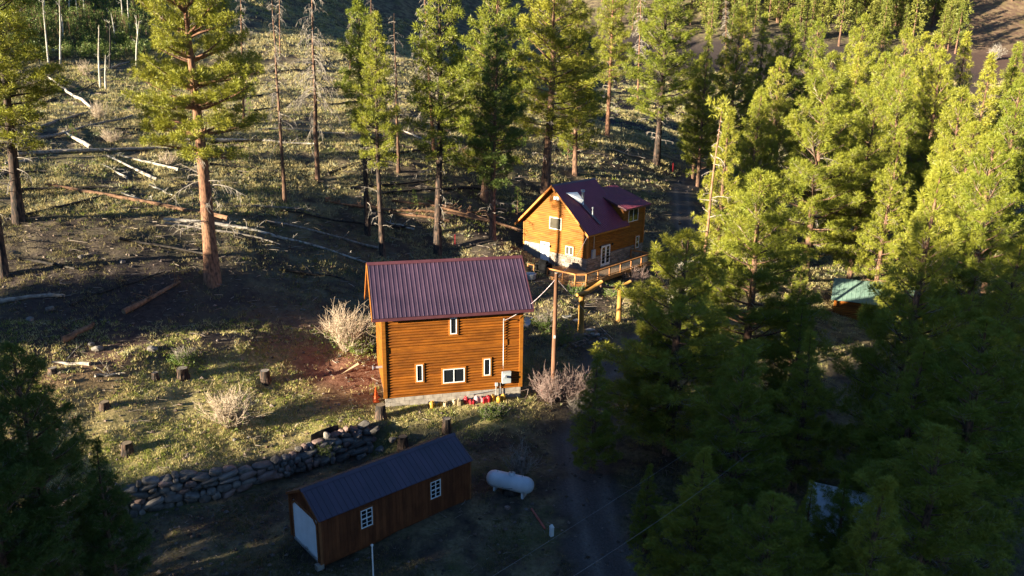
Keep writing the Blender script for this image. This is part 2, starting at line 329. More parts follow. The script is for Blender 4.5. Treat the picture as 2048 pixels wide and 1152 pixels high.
def ground_mat():
    m, n, p = newmat('ground_soil'); L = n.links; N = n.nodes
    p.inputs['Roughness'].default_value = 0.95; p.inputs['Specular IOR Level'].default_value = 0.1
    tc = N.new('ShaderNodeTexCoord')
    def noise(s, d=8):
        q = N.new('ShaderNodeTexNoise'); q.inputs['Scale'].default_value = s; q.inputs['Detail'].default_value = d; q.inputs['Roughness'].default_value = 0.65; L.new(tc.outputs['Object'], q.inputs[0]); return q.outputs[0]
    def ramp(v, p0, c0, p1, c1):
        q = N.new('ShaderNodeValToRGB'); q.color_ramp.elements[0].position = p0; q.color_ramp.elements[1].position = p1
        q.color_ramp.elements[0].color = (*c0, 1); q.color_ramp.elements[1].color = (*c1, 1); L.new(v, q.inputs[0]); return q.outputs[0]
    def mix(f, A, B):
        q = N.new('ShaderNodeMix'); q.data_type = 'RGBA'
        L.new(f, q.inputs[0]); L.new(A, q.inputs[6]); L.new(B, q.inputs[7]); return q.outputs[2]
    at = N.new('ShaderNodeAttribute'); at.attribute_name = 'col'
    sp = N.new('ShaderNodeSeparateColor'); L.new(at.outputs['Color'], sp.inputs[0])
    soil = ramp(noise(1.7), 0.3, (0.036, 0.027, 0.022), 0.72, (0.110, 0.080, 0.058))
    straw = ramp(noise(5.0), 0.3, (0.11, 0.085, 0.045), 0.7, (0.27, 0.21, 0.12))
    base = mix(ramp(noise(0.45), 0.42, (0, 0, 0), 0.62, (1, 1, 1)), soil, straw)
    green = ramp(noise(4.0), 0.3, (0.05, 0.06, 0.018), 0.7, (0.12, 0.13, 0.04))
    base = mix(ramp(noise(0.23), 0.52, (0, 0, 0), 0.66, (0.75, 0.75, 0.75)), base, green)
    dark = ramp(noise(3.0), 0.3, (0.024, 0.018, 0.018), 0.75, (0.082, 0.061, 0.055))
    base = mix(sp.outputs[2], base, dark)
    red = ramp(noise(3.0), 0.3, (0.13, 0.055, 0.032), 0.7, (0.30, 0.155, 0.10))
    lw = N.new('ShaderNodeAttribute'); lw.attribute_name = 'lawn'
    base = mix(lw.outputs['Fac'], base, ramp(noise(2.2), 0.32, (0.13, 0.125, 0.035), 0.68, (0.42, 0.33, 0.15)))
    base = mix(sp.outputs[1], base, red)
    road = ramp(noise(9.0), 0.3, (0.062, 0.052, 0.048), 0.75, (0.145, 0.120, 0.105))
    tk = N.new('ShaderNodeAttribute'); tk.attribute_name = 'track'
    road = mix(tk.outputs['Fac'], road, ramp(noise(7.0), 0.3, (0.11, 0.092, 0.08), 0.7, (0.24, 0.20, 0.17)))
    base = mix(sp.outputs[0], base, road)
    L.new(base, p.inputs['Base Color'])
    bm = N.new('ShaderNodeBump'); bm.inputs['Strength'].default_value = 0.7; bm.inputs['Distance'].default_value = 0.12; L.new(noise(6.0), bm.inputs['Height']); L.new(bm.outputs[0], p.inputs['Normal'])
    return m
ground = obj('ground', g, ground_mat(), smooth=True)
d_, s_, p_ = poly_dist(fx, fy, WALL); du, su, pu = poly_dist(fx, fy, np.array([(-30, 39.5), (-24, 43.2), (-19.5, 46.2), (-15, 50.5), (-9.5, 52.5)]))
lawn = np.clip((d_ * s_ - 0.4) / 0.8, 0, 1) * np.clip((1.2 - du * su) / 1.6, 0, 1) * np.clip((fx + 29) / 3, 0, 1) * np.clip((2 - fx) / 3, 0, 1) * (fy < 54) * np.clip(0.35 + fbm(fx * 0.5, fy * 0.5, 77) * 1.1, 0, 1)
tr_ = np.exp(-((rd - 0.85) / 0.28) ** 2) * np.clip(0.2 + fbm(fx * 0.7, fy * 0.7, 88) * 1.2, 0, 1); at2 = ground.data.attributes.new('track', 'FLOAT', 'POINT'); at2.data.foreach_set('value', tr_.astype(np.float32))
at_ = ground.data.attributes.new('lawn', 'FLOAT', 'POINT'); at_.data.foreach_set('value', lawn.astype(np.float32)); tag(ground, 'dry mountain hillside of dark soil with a gravel track', None, None, 'structure')


# ------------------------------------------------------------------ buildings
class Frame:
    """local frame of a building: x along its front, y inwards, z up"""
    def __init__(s, o, deg): s.o = np.array(o, float); s.a = math.radians(deg); s.e = np.array([[math.cos(s.a), math.sin(s.a), 0], [-math.sin(s.a), math.cos(s.a), 0], [0, 0, 1]])
    def w(s, *l): return s.o + np.array(l, float) @ s.e
    def l(s, P): return s.e @ (np.asarray(P) - s.o)
def mapf(face, c):
    """(along, outward, z) -> local xyz on the front (y = c) or on the side (x = c)"""
    if face == 'y': return lambda a, o, z: (a, c - o, z)
    if face == 'x': return lambda a, o, z: (c - o, a, z)
    if face == 'X': return lambda a, o, z: (c + o, a, z)
    if face == 'Y': return lambda a, o, z: (a, c + o, z)
def fbox(mb, f, a0, a1, o0, o1, z0, z1):
    return mb.prism([f(a0, o0, z0), f(a1, o0, z0), f(a1, o0, z1), f(a0, o0, z1)], [f(a0, o1, z0), f(a1, o1, z0), f(a1, o1, z1), f(a0, o1, z1)])
def window(parent, f, a0, a1, z0, z1, off=0.06, fw_=0.05, mull=(), rails=(), trim=None, pane=None, tw=0.09, frame_m=None, name='window', cut=0.0):
    """white frame with its panes as sub-parts, an orange casing round it"""
    W = MB(); d = off + 0.045
    fbox(W, f, a0, a1, off - 0.02, d, z0, z0 + fw_); fbox(W, f, a0, a1, off - 0.02, d, z1 - fw_, z1)
    fbox(W, f, a0, a0 + fw_, off - 0.02, d - 0.003, z0 + fw_, z1 - fw_); fbox(W, f, a1 - fw_, a1, off - 0.02, d - 0.003, z0 + fw_, z1 - fw_)
    for m_ in mull: fbox(W, f, m_ - 0.025, m_ + 0.025, off - 0.02, d - 0.006, z0 + fw_, z1 - fw_)
    for m_, h in rails: fbox(W, f, a0 + fw_, a1 - fw_, off - 0.02, d - 0.009, m_ - h / 2, m_ + h / 2)
    wo = obj(name, W, frame_m or WHITEP, parent)
    xs = [a0 + fw_] + sorted(mull) + [a1 - fw_]
    zs = [z0 + fw_] + sorted(r[0] for r in rails) + [z1 - fw_]
    for p, q in zip(xs[:-1], xs[1:]):
        for r, t in zip(zs[:-1], zs[1:]):
            G = MB(); fbox(G, f, p + 0.004, q - 0.004, off - 0.015, off + 0.012, r + 0.004, t - 0.004); obj('pane', G, pane or GLASS, wo)
    if trim:
        T = MB(); fbox(T, f, a0 - tw, a1 + tw, 0.0, off + 0.03, z1 + 0.002, z1 + tw); fbox(T, f, a0 - tw, a1 + tw, 0.0, off + 0.035, z0 - tw, z0 - 0.002)
        fbox(T, f, a0 - tw, a0 - 0.002, 0.0, off + 0.025, z0 - 0.001, z1 + 0.001); fbox(T, f, a1 + 0.002, a1 + tw, 0.0, off + 0.025, z0 - 0.001, z1 + 0.001); obj('trim', T, trim, wo)
    return wo
def log_course(f, a0, a1, z0, h, bulge, off=0.0, n=6):
    pr = [(off + bulge * math.sin(PI * k / n) ** 0.7, z0 + h * k / n) for k in range(n + 1)]
    A = [f(a0, off - 0.03, z0)] + [f(a0, o, z) for o, z in pr] + [f(a0, off - 0.03, z0 + h)]
    B = [f(a1, off - 0.03, z0)] + [f(a1, o, z) for o, z in pr] + [f(a1, off - 0.03, z0 + h)]
    m = MB(); m.prism(A, B); return m
def ribbed(a0, a1, lo, hi, pitch=0.28, rw=0.045, rh=0.022, th=0.05, axis_x=True):
    """one slope of a ribbed metal roof from the eave lo=(y,z) to the ridge hi=(y,z)"""
    lo = np.array(lo, float); hi = np.array(hi, float); d = hi - lo; n = np.array([-d[1], d[0]]); n /= np.linalg.norm(n)
    if n[1] < 0: n = -n
    prof = [(a0, 0.0)]; a = a0 + pitch * 0.5
    while a < a1 - rw * 1.5:
        prof += [(a - rw * 0.9, 0), (a - rw * 0.45, rh), (a + rw * 0.45, rh), (a + rw * 0.9, 0)]; a += pitch
    prof.append((a1, 0.0)); V = []; N = len(prof)
    for p in (lo, hi):
        for (x, h) in prof: q = p + n * h; V.append((x, q[0], q[1]) if axis_x else (q[0], x, q[1]))
    b0 = len(V)
    for p in (lo, hi):
        for x in (a0, a1): q = p - n * th; V.append((x, q[0], q[1]) if axis_x else (q[0], x, q[1]))
    m = MB(); m.add(V, [(k, k + 1, N + k + 1, N + k) for k in range(N - 1)])
    m.T.append(np.array([(b0, b0 + 2, b0 + 3, b0 + 1), (0, N, b0 + 2, b0), (N - 1, b0 + 1, b0 + 3, 2 * N - 1)]))
    m.T.append(np.array([[b0 + 1] + list(range(N))[::-1] + [b0]])); return m
def slab(x0, x1, pts):
    """prism of a (y,z) outline along x"""
    return MB().prism([(x0, y, z) for y, z in pts], [(x1, y, z) for y, z in pts])

# ---- the near cabin
KF = Frame(atz(771, 811, 2.0), 14.5)
KW, KD = 9.05, 6.2
RY, RZ, EY, EZ = 2.75, 8.86, -0.5, 6.10
kab = thing('log_cabin', 'two storey orange log cabin with ribbed burgundy roof and narrow white framed windows', 'cabin', KF.o, KF.a)
fd = MB().box(0.03, KW - 0.03, 0.03, KD, -0.8, 0.56); obj('foundation', fd, MORT, kab)
for r in range(3):
    z0 = -0.46 + r * 0.34; k = 0; x = 0.0
    while x < KW - 0.01:
        L = 0.62 if not (k == 0 and r % 2) else 0.31
        x1 = min(x + L, KW); obj('block', MB().box(x + 0.008, x1 - 0.008, -0.012, 0.2, z0 + 0.008, z0 + 0.332), CONC, kab); x = x1; k += 1
slope = (RZ - EZ) / (RY - EY)
walls = MB().box(0.06, KW - 0.06, 0.06, KD - 0.06, 0.56, 5.9); 
walls.prism([(0.06, 0.06, 5.9), (0.06, KD - 0.06, 5.9), (0.06, RY, RZ - 0.35)], [(KW - 0.06, 0.06, 5.9), (KW - 0.06, KD - 0.06, 5.9), (KW - 0.06, RY, RZ - 0.35)])
obj('wall', walls, LOGM, kab)
fy_ = mapf('y', 0.04); fx_ = mapf('x', 0.04); fX_ = mapf('X', KW - 0.04)
H0 = 0.185; z = 0.6; k = 0
while z < 5.95:
    if 3.55 < z < 3.8:
        m = MB(); fbox(m, fy_, 0.14, KW - 0.14, -0.02, 0.03, z + 0.004, z + 0.176); obj('log', m, LOGM, kab)
        m = MB(); fbox(m, fy_, 0.14, KW - 0.14, -0.02, 0.033, z + H0 + 0.004, z + H0 + 0.18); obj('log', m, LOGM, kab); z += 2 * H0
        continue
    obj('log', log_course(fy_, 0.14, KW - 0.14, z, H0, 0.075), LOGM, kab, smooth=False)
    z += H0
z = 0.6
while z < RZ - 0.6:
    ylo = 0.14; yhi = KD - 0.14
    if z > 5.7:
        ylo = max(ylo, RY - (RZ - 0.4 - z) / slope); yhi = min(yhi, RY + (RZ - 0.4 - z) / slope)
    if yhi - ylo > 0.2:
        obj('log', log_course(fx_, ylo, yhi, z, H0, 0.07), LOGM, kab); obj('log', log_course(fX_, ylo, yhi, z, H0, 0.07), LOGM, kab)
    z += H0
for (x0, x1, y0, y1) in ((-0.09, 0.14, -0.09, 0.02), (-0.087, 0.02, 0.023, 0.16), (KW - 0.14, KW + 0.09, -0.09, 0.02), (KW - 0.02, KW + 0.087, 0.023, 0.16)):
    obj('corner_board', MB().box(x0, x1, y0, y1, 0.5, 5.86), LOGG, kab)
obj('sill_board', MB().box(0.0, KW, -0.05, 0.03, 0.5, 0.6), LOGM, kab)
ex0, ex1 = -0.68, KW + 0.66
obj('roof_panel', ribbed(ex0, ex1, (EY, EZ), (RY, RZ)), ROOFM, kab)
obj('roof_panel', ribbed(ex0, ex1, (2 * RY - EY + 0.9, EZ - 0.75), (RY, RZ)), ROOFM, kab)
obj('ridge_cap', MB().prism([(ex0 - 0.02, RY - 0.2, RZ - 0.11), (ex0 - 0.02, RY, RZ + 0.05), (ex0 - 0.02, RY + 0.2, RZ - 0.11)], [(ex1 + 0.02, RY - 0.2, RZ - 0.11), (ex1 + 0.02, RY, RZ + 0.05), (ex1 + 0.02, RY + 0.2, RZ - 0.11)]), ROOFT, kab)
obj('fascia', MB().box(ex0, ex1, EY - 0.03, EY + 0.02, EZ - 0.21, EZ - 0.03), ROOFT, kab)
for xx in (ex0, ex1):
    for (ya, za, sgn) in ((EY, EZ, 1), (2 * RY - EY + 0.9, EZ - 0.75, -1)):
        P = [(xx - 0.025, ya, za - 0.2), (xx - 0.025, RY, RZ - 0.2), (xx - 0.025, RY, RZ + 0.03), (xx - 0.025, ya, za + 0.03)]
        obj('rake_board', MB().prism(P, [(xx + 0.025, y, z) for _, y, z in P]), TRIMO if xx < 0 else ROOFT, kab)
for (p, ya, za) in (((0, 0), EY + 0.05, EZ - 0.10), ((0, 1), 0.0, 0)):
    pass
obj('soffit', MB().box(ex0 + 0.03, ex1 - 0.03, EY + 0.025, 0.0, EZ - 0.12, EZ - 0.09), ROOFT, kab)
window(kab, fy_, 4.28, 4.70, 4.60, 5.70, off=0.085, trim=TRIMO)
window(kab, fy_, 2.05, 2.45, 1.50, 2.66, off=0.085, trim=TRIMO)
window(kab, fy_, 3.78, 5.20, 1.22, 2.20, off=0.085, trim=TRIMO, mull=(4.49,))
window(kab, fy_, 6.50, 6.93, 1.53, 2.70, off=0.085, trim=TRIMO)
obj('conduit', MB().tube([(7.80, -0.10, 1.75), (7.80, -0.10, 5.2), (7.80, -0.14, 5.42), (7.80, -0.26, 5.46), (7.80, -0.34, 5.38)], 0.035, 8), GALV, kab, smooth=True)
mb = MB().box(7.72, 8.30, -0.27, -0.05, 0.92, 1.72).box(7.70, 8.32, -0.30, -0.272, 1.69, 1.74); bx = obj('meter_box', mb, GREYB, kab)
obj('meter', MB().tube([(7.9, -0.272, 1.42), (7.9, -0.40, 1.42)], 0.09, 14), GALV, bx)
obj('junction_box', MB().box(7.27, 7.44, -0.16, -0.04, 0.72, 0.95), GREYB, kab)
obj('riser_pipe', MB().tube([(7.33, -0.1, 0.72), (7.33, -0.1, -0.3)], 0.03, 8), GALV, kab)
obj('riser_pipe', MB().tube([(7.62, -0.1, 0.95), (7.62, -0.1, -0.3)], 0.02, 8), GALV, kab)
obj('gas_pipe', MB().tube([(3.5 + 1.9, -0.16, -0.35), (5.4, -0.16, 0.28), (5.42, -0.15, 0.30), (7.0, -0.12, 0.42)], 0.018, 6), GALV, kab)
obj('gas_pipe', MB().tube([(4.55, -0.18, -0.4), (4.55, -0.18, 0.05), (6.3, -0.18, 0.05)], 0.016, 6), GALV, kab)
# flue pipe through the left wall, satellite dish on the right
fl = obj('flue_pipe', MB().tube([(0.0, 1.35, 2.15), (-0.62, 1.35, 2.15)], 0.09, 12).tube([(-0.60, 1.35, 2.15), (-0.66, 1.35, 2.15)], 0.15, 12), GALV, kab)
def dish(parent, P, R, dirv):
    m = MB(); dv = np.array(dirv, float); dv /= np.linalg.norm(dv); a = np.cross(dv, [0, 0, 1]); a /= np.linalg.norm(a); b = np.cross(dv, a)
    V = [np.array(P, float)]; k = 18; Fq = []
    for r in range(1, 5):
        rr = R * r / 4
        for q in range(k): V.append(np.array(P) + a * math.cos(2 * PI * q / k) * rr + b * math.sin(2 * PI * q / k) * rr * 0.92 + dv * 0.16 * (rr / R) ** 2)
    m.add(V, [(0, 1 + q, 1 + (q + 1) % k) for q in range(k)])
    m.T.append(np.array([(1 + (r - 1) * k + q, 1 + r * k + q, 1 + r * k + (q + 1) % k, 1 + (r - 1) * k + (q + 1) % k) for r in range(1, 4) for q in range(k)]))
    d = obj('satellite_dish', m, BLUEG, parent, smooth=True)
    obj('arm', MB().tube([np.array(P) - b * R * 0.9 + dv * 0.1, np.array(P) + dv * 0.55 - b * 0.1], 0.02, 6), GALV, d)
    obj('feed_horn', MB().tube([np.array(P) + dv * 0.50 - b * 0.1, np.array(P) + dv * 0.66 - b * 0.1], 0.06, 8), BLUEG, d)
    obj('mount', MB().tube([np.array(P) - dv * 0.02, np.array(P) - np.array([0.3, -0.2, 0.35])], 0.03, 6), GALV, d)
dish(kab, (KW + 0.42, 0.55, 4.9), 0.33, (0.55, -0.7, 0.45))

# ---- the far house
HF = Frame(atz(1173, 545, 3.5), 49.2)
HW, HX, HD = 10.5, 6.95, 8.35
hy, hz, hey, hez = 4.3, 8.42, -0.45, 3.92
hs = (hz - hez) / (hy - hey)
hou = thing('mountain_house', 'orange board house with maroon metal roof, stone veneer base and a side addition', 'house', HF.o, HF.a)
obj('wall', MB().box(0.05, HW - 0.05, 0.05, HD - 0.05, -0.6, 4.05), MORT, hou)
gw = MB().prism([(0.05, 0.05, 4.05), (0.05, HD - 0.05, 4.05), (0.05, hy, hz - 0.3)], [(HX - 0.2, 0.05, 4.05), (HX - 0.2, HD - 0.05, 4.05), (HX - 0.2, hy, hz - 0.3)]); obj('gable_wall', gw, LOGG, hou)
ax0 = 6.35
obj('addition_wall', MB().prism([(ax0, 0.05, 4.05), (ax0, HD - 0.05, 4.05), (ax0, HD - 0.05, 5.6), (ax0, 4.3, 7.1), (ax0, 0.05, 5.6)], [(HW - 0.05, 0.05, 4.05), (HW - 0.05, HD - 0.05, 4.05), (HW - 0.05, HD - 0.05, 5.6), (HW - 0.05, 4.3, 7.1), (HW - 0.05, 0.05, 5.6)]), LOGG, hou)
gx_ = mapf('x', 0.04); gy_ = mapf('y', 0.04)
HH = 0.19; z = 1.44
while z < hz - 0.5:                                    # boards of the gable and of the long side
    ylo, yhi = 0.1, HD - 0.1
    if z > 3.9: ylo = max(ylo, hy - (hz - 0.35 - z) / hs); yhi = min(yhi, hy + (hz - 0.35 - z) / hs)
    if z > 2.05: segs = [(ylo, yhi)]
    else: segs = [(ylo, 4.82), (5.98, yhi)]
    for s0, s1 in segs:
        if s1 - s0 > 0.15 and not (z < 1.95 and s0 > 5): obj('board', log_course(gx_, s0, s1, z, HH, 0.035, n=4), LOGG, hou)
    if z < 3.85:
        for s0, s1 in ([(0.1, 2.42), (4.1, HW - 0.1)] if z < 2.22 else [(0.1, HW - 0.1)]): obj('board', log_course(gy_, s0, s1, z, HH, 0.035, n=4), LOGG, hou)
    elif z < 5.45: obj('board', log_course(gy_, 6.45, HW - 0.1, z, HH, 0.035, n=4), LOGG, hou)
    z += HH
obj('belt_board', MB().box(0.0, 0.001, 0, 0.001, 0, 0.001), TRIMO, hou) if False else None
for (x0, x1, y0, y1, zt) in ((-0.05, 0.1, -0.05, 0.03, 4.0), (-0.047, 0.03, 0.033, 0.14, 4.0), (-0.05, 0.03, HD - 0.12, HD + 0.04, 4.2), (HW - 0.12, HW + 0.05, -0.05, 0.03, 5.6)):
    obj('corner_board', MB().box(x0, x1, y0, y1, 1.44, zt), TRIMO, hou)
# stone veneer, laid piece by piece
stone_meshes = []
for k in range(8):
    rr = np.random.default_rng(100 + k); V = np.array([(x, y, z) for x in (-.5, .5) for y in (-.5, .5) for z in (-.5, .5)]) * 1.0
    V += rr.uniform(-0.07, 0.07, V.shape); V2 = V.copy()
    m = MB(); m.add(V, [(0, 1, 3, 2), (4, 6, 7, 5), (0, 4, 5, 1), (2, 3, 7, 6), (0, 2, 6, 4), (1, 5, 7, 3)]); stone_meshes.append(m.mesh('veneer_stone')); stone_meshes[-1].materials.append(STONEV)
def veneer(f, a0, a1, z0, z1, side, gap=()):
    z = z0; r = random.Random(int(a0 * 100 + z1 * 10))
    while z < z1 - 0.05:
        h = min(r.uniform(0.17, 0.26), z1 - z); a = a0
        while a < a1 - 0.05:
            L = min(r.uniform(0.3, 0.62), a1 - a)
            if L < 0.12: break
            if not any(g0 < a + L / 2 < g1 for g0, g1 in gap):
                o = bpy.data.objects.new('stone', r.choice(stone_meshes)); col.objects.link(o); o.parent = hou
                o.location = f(a + L / 2, 0.0 + r.uniform(-0.012, 0.015), z + h / 2); o.scale = (0.13, L * 0.93, h * 0.9) if side == 'x' else (L * 0.93, 0.13, h * 0.9)
            a += L
        z += h
veneer(gx_, 0.0, 4.75, 0.0, 1.42, 'x'); veneer(gy_, 0.1, HW, 0.0, 1.42, 'y', gap=((2.4, 4.1),))
pn = MB(); fbox(pn, gx_, 6.1, HD - 0.02, -0.02, 0.04, -0.3, 2.0); obj('plaster_panel', pn, CREAM, hou)
obj('ledge', MB().box(-0.09, 0.02, 0.0, 4.75, 1.40, 1.44), TRIMO, hou); 
# roofs
rx0 = -0.62
obj('roof_panel', ribbed(rx0, HX, (hey, hez), (hy, hz), pitch=0.24, rh=0.018, rw=0.03), ROOFH, hou)
obj('roof_panel', ribbed(rx0, HX, (2 * hy - hey, hez), (hy, hz), pitch=0.24, rh=0.018, rw=0.03), ROOFH, hou)
ax1 = 11.0
obj('addition_roof', ribbed(5.95, ax1, (-0.5, 5.72), (4.3, 7.30), pitch=0.24, rh=0.018, rw=0.03), ROOFH, hou)
obj('addition_roof', ribbed(5.95, ax1, (9.1, 5.72), (4.3, 7.30), pitch=0.24, rh=0.018, rw=0.03), ROOFH, hou)
obj('addition_fascia', MB().box(5.95, ax1, -0.53, -0.47, 5.54, 5.69), ROOFT, hou)
for xx in (5.95, ax1):
    P = [(xx - 0.02, -0.5, 5.54), (xx - 0.02, 4.3, 7.12), (xx - 0.02, 4.3, 7.32), (xx - 0.02, -0.5, 5.74)]; obj('addition_rake', MB().prism(P, [(xx + 0.02, y, z) for _, y, z in P]), ROOFT, hou)
obj('fascia', MB().box(rx0, HX, hey - 0.03, hey + 0.02, hez - 0.18, hez - 0.03), TRIMO, hou)
for (ya, yb) in ((hey, hy), (2 * hy - hey, hy)):
    P = [(rx0 - 0.03, ya, hez - 0.24), (rx0 - 0.03, yb, hz - 0.24), (rx0 - 0.03, yb, hz + 0.02), (rx0 - 0.03, ya, hez + 0.02)]; obj('rake_board', MB().prism(P, [(rx0 + 0.03, y, z) for _, y, z in P]), TRIMO, hou)
    P = [(rx0 + 0.04, ya, hez - 0.14), (rx0 + 0.04, yb, hz - 0.14), (rx0 + 0.04, yb, hz - 0.06), (rx0 + 0.04, ya, hez - 0.06)]; obj('soffit', MB().prism(P, [(0.02, y, z) for _, y, z in P]), LOGG, hou)
obj('ridge_cap', MB().prism([(rx0, hy - 0.16, hz - 0.12), (rx0, hy, hz + 0.04), (rx0, hy + 0.16, hz - 0.12)], [(HX, hy - 0.16, hz - 0.12), (HX, hy, hz + 0.04), (HX, hy + 0.16, hz - 0.12)]), ROOFT, hou)
# openings
window(hou, gx_, 3.35, 4.86, 3.85, 5.05, off=0.05, trim=TRIMO, pane=CURT)
window(hou, gx_, 1.72, 2.66, 1.46, 2.34, off=0.10, trim=TRIMO, mull=(2.19,), pane=CURT)
window(hou, gx_, 3.72, 4.42, 6.88, 7.22, off=0.045, mull=(4.07,), pane=WHITEP)
window(hou, gy_, 7.25, 9.15, 4.12, 5.45, off=0.05, trim=TRIMO, mull=(8.2,))
window(hou, gy_, 8.85, 9.5, 1.05, 2.36, off=0.12, trim=TRIMO, rails=((1.7, 0.05),))
D = MB(); fbox(D, gx_, 4.92, 5.88, -0.02, 0.05, 0.25, 2.2); dr = obj('door', D, WHITEP, hou)
fr = MB(); fbox(fr, gx_, 4.82, 4.915, -0.02, 0.08, 0.2, 2.3); fbox(fr, gx_, 5.885, 5.98, -0.02, 0.08, 0.2, 2.3); fbox(fr, gx_, 4.82, 5.98, -0.02, 0.085, 2.205, 2.3); obj('frame', fr, WHITEP, dr)
obj('handle', MB().tube([(-0.06, 5.05, 1.15), (-0.10, 5.05, 1.15)], 0.03, 8), GALV, dr)
pp = MB(); fbox(pp, gx_, 5.1, 5.7, 0.05, 0.058, 1.95, 2.08); obj('pane', pp, GLASS, dr)
dd = MB(); fbox(dd, gy_, 2.45, 4.07, -0.02, 0.06, 0.14, 2.26); fdo = obj('french_door', dd, WHITEP, hou)
for (p, q) in ((2.62, 3.12), (3.40, 3.90)):
    for r in range(5):
        G = MB(); z0 = 0.42 + r * 0.345; fbox(G, gy_, p, q, 0.06, 0.068, z0, z0 + 0.325); obj('pane', G, GLASS, fdo)
st = MB(); fbox(st, gy_, 3.235, 3.285, 0.06, 0.085, 0.16, 2.24); obj('centre_stile', st, WHITEP, fdo)
for x in (3.18, 3.34): obj('handle', MB().tube([(x, -0.02, 1.05), (x, -0.1, 1.05)], 0.035, 8), BLACKM, fdo)
mbx = MB().box(0.68, 1.22, -0.18, 0.02, 1.3, 2.2); obj('electric_panel', mbx, GREYB, hou)
obj('conduit', MB().tube([(0.95, -0.1, 2.2), (0.95, -0.1, 3.9)], 0.03, 8), GALV, hou)
for (f, a, z) in ((gx_, 4.7, 1.95), (gy_, 4.35, 2.25), (gy_, 2.2, 2.25)):
    m = MB(); fbox(m, f, a - 0.06, a + 0.06, 0.05, 0.2, z - 0.1, z + 0.12); obj('wall_lamp', m, BLACKM, hou)
def on_roof(x, y): return (x, y, hez + hs * (y - hey))
px_, py_, pz_ = on_roof(1.85, 2.15)
obj('chimney', MB().tube([(px_, py_, pz_ - 0.2), (px_, py_, pz_ + 1.35)], 0.14, 14).tube([(px_, py_, pz_ + 1.36), (px_, py_, pz_ + 1.56)], 0.21, 14), GALV, hou, smooth=True)
c0 = np.array(on_roof(0.75, 3.55)); c1 = np.array(on_roof(2.5, 2.6)); c2 = np.array(on_roof(1.0, 2.25)); cc = np.array(on_roof(1.75, 2.35)) + np.array([0, -0.1, 0.65])
ck = MB(); up = np.array([0, -0.04, 0.06]); a_, b_, c_ = np.array(on_roof(1.0, 2.55)) + up, np.array(on_roof(1.55, 2.32)) + up * 4, np.array(on_roof(1.15, 3.5)) + up
ck.prism([np.array(on_roof(0.55, 3.35)) + up, np.array(on_roof(1.62, 3.0)) + up, np.array(on_roof(1.62, 2.2)) + up * 1.0], [np.array(on_roof(0.55, 3.35)) + up * 2, np.array(on_roof(1.62, 3.0)) + up * 8, np.array(on_roof(1.62, 2.2)) + up * 8]); obj('chimney_saddle', ck, WHITEP, hou)
obj('flashing', MB().prism([np.array(on_roof(1.5, 2.2)) + up, np.array(on_roof(2.2, 2.2)) + up, np.array(on_roof(2.5, 0.2)) + up, np.array(on_roof(2.1, 0.2)) + up], [np.array(on_roof(1.5, 2.2)) + up * 1.4, np.array(on_roof(2.2, 2.2)) + up * 1.4, np.array(on_roof(2.5, 0.2)) + up * 1.4, np.array(on_roof(2.1, 0.2)) + up * 1.4]), ROOFT, hou)
vx = on_roof(2.0, 0.95); obj('vent_pipe', MB().tube([(vx[0], vx[1], vx[2] - 0.1), (vx[0], vx[1], vx[2] + 0.95)], 0.06, 10).tube([(vx[0], vx[1], vx[2] + 0.9), (vx[0], vx[1], vx[2] + 1.05)], 0.1, 10), GALV, hou)

# ---- the deck round the house
DZ = 0.12
dk = thing('timber_deck', 'cedar deck with railing and thin black balusters round the stone based house', 'deck', HF.o, HF.a)
def dl(px, py, z): return HF.l(atz(px, py, HF.o[2] + z))
RT_ = 1.05
pA = dl(1095, 536.5, RT_); pB = dl(1157.5, 549.3, RT_); pC = dl(1170.5, 549.0, RT_); pD = dl(1303, 506.5, RT_); XR = pD[0]
OX, OY = (pA[0] + pB[0]) / 2, (pC[1] + pD[1]) / 2
bev = 0.75
y = OY
k = 0
while y < -0.05:                                       # boards along the long side
    x0 = OX + max(0, bev - (y - OY)); obj('plank', MB().box(x0, XR + 0.05, y + 0.006, y + 0.139, DZ - 0.04, DZ), DECKF, dk); y += 0.145
x = OX; YT = pA[1] + 0.4
while x < -0.12:
    y0 = max(-0.04, OY + max(0, bev - (x - OX))); obj('plank', MB().box(x + 0.006, x + 0.139, 0.012 if y0 < 0 else y0, YT + 1.6, DZ - 0.04, DZ - 0.001), DECKF, dk); x += 0.145
rail_pts = [(OX, YT - 0.3), (OX, (YT + OY) / 2), (OX, OY + bev), (OX + bev, OY)] + [(OX + bev + (XR - OX - bev) * q / 6, OY) for q in range(1, 7)] + [(XR, -0.1)]
for (x, y) in rail_pts:
    obj('post', MB().box(x - 0.05, x + 0.05, y - 0.05, y + 0.05, DZ - 0.35, RT_ - 0.02), DECKW, dk)
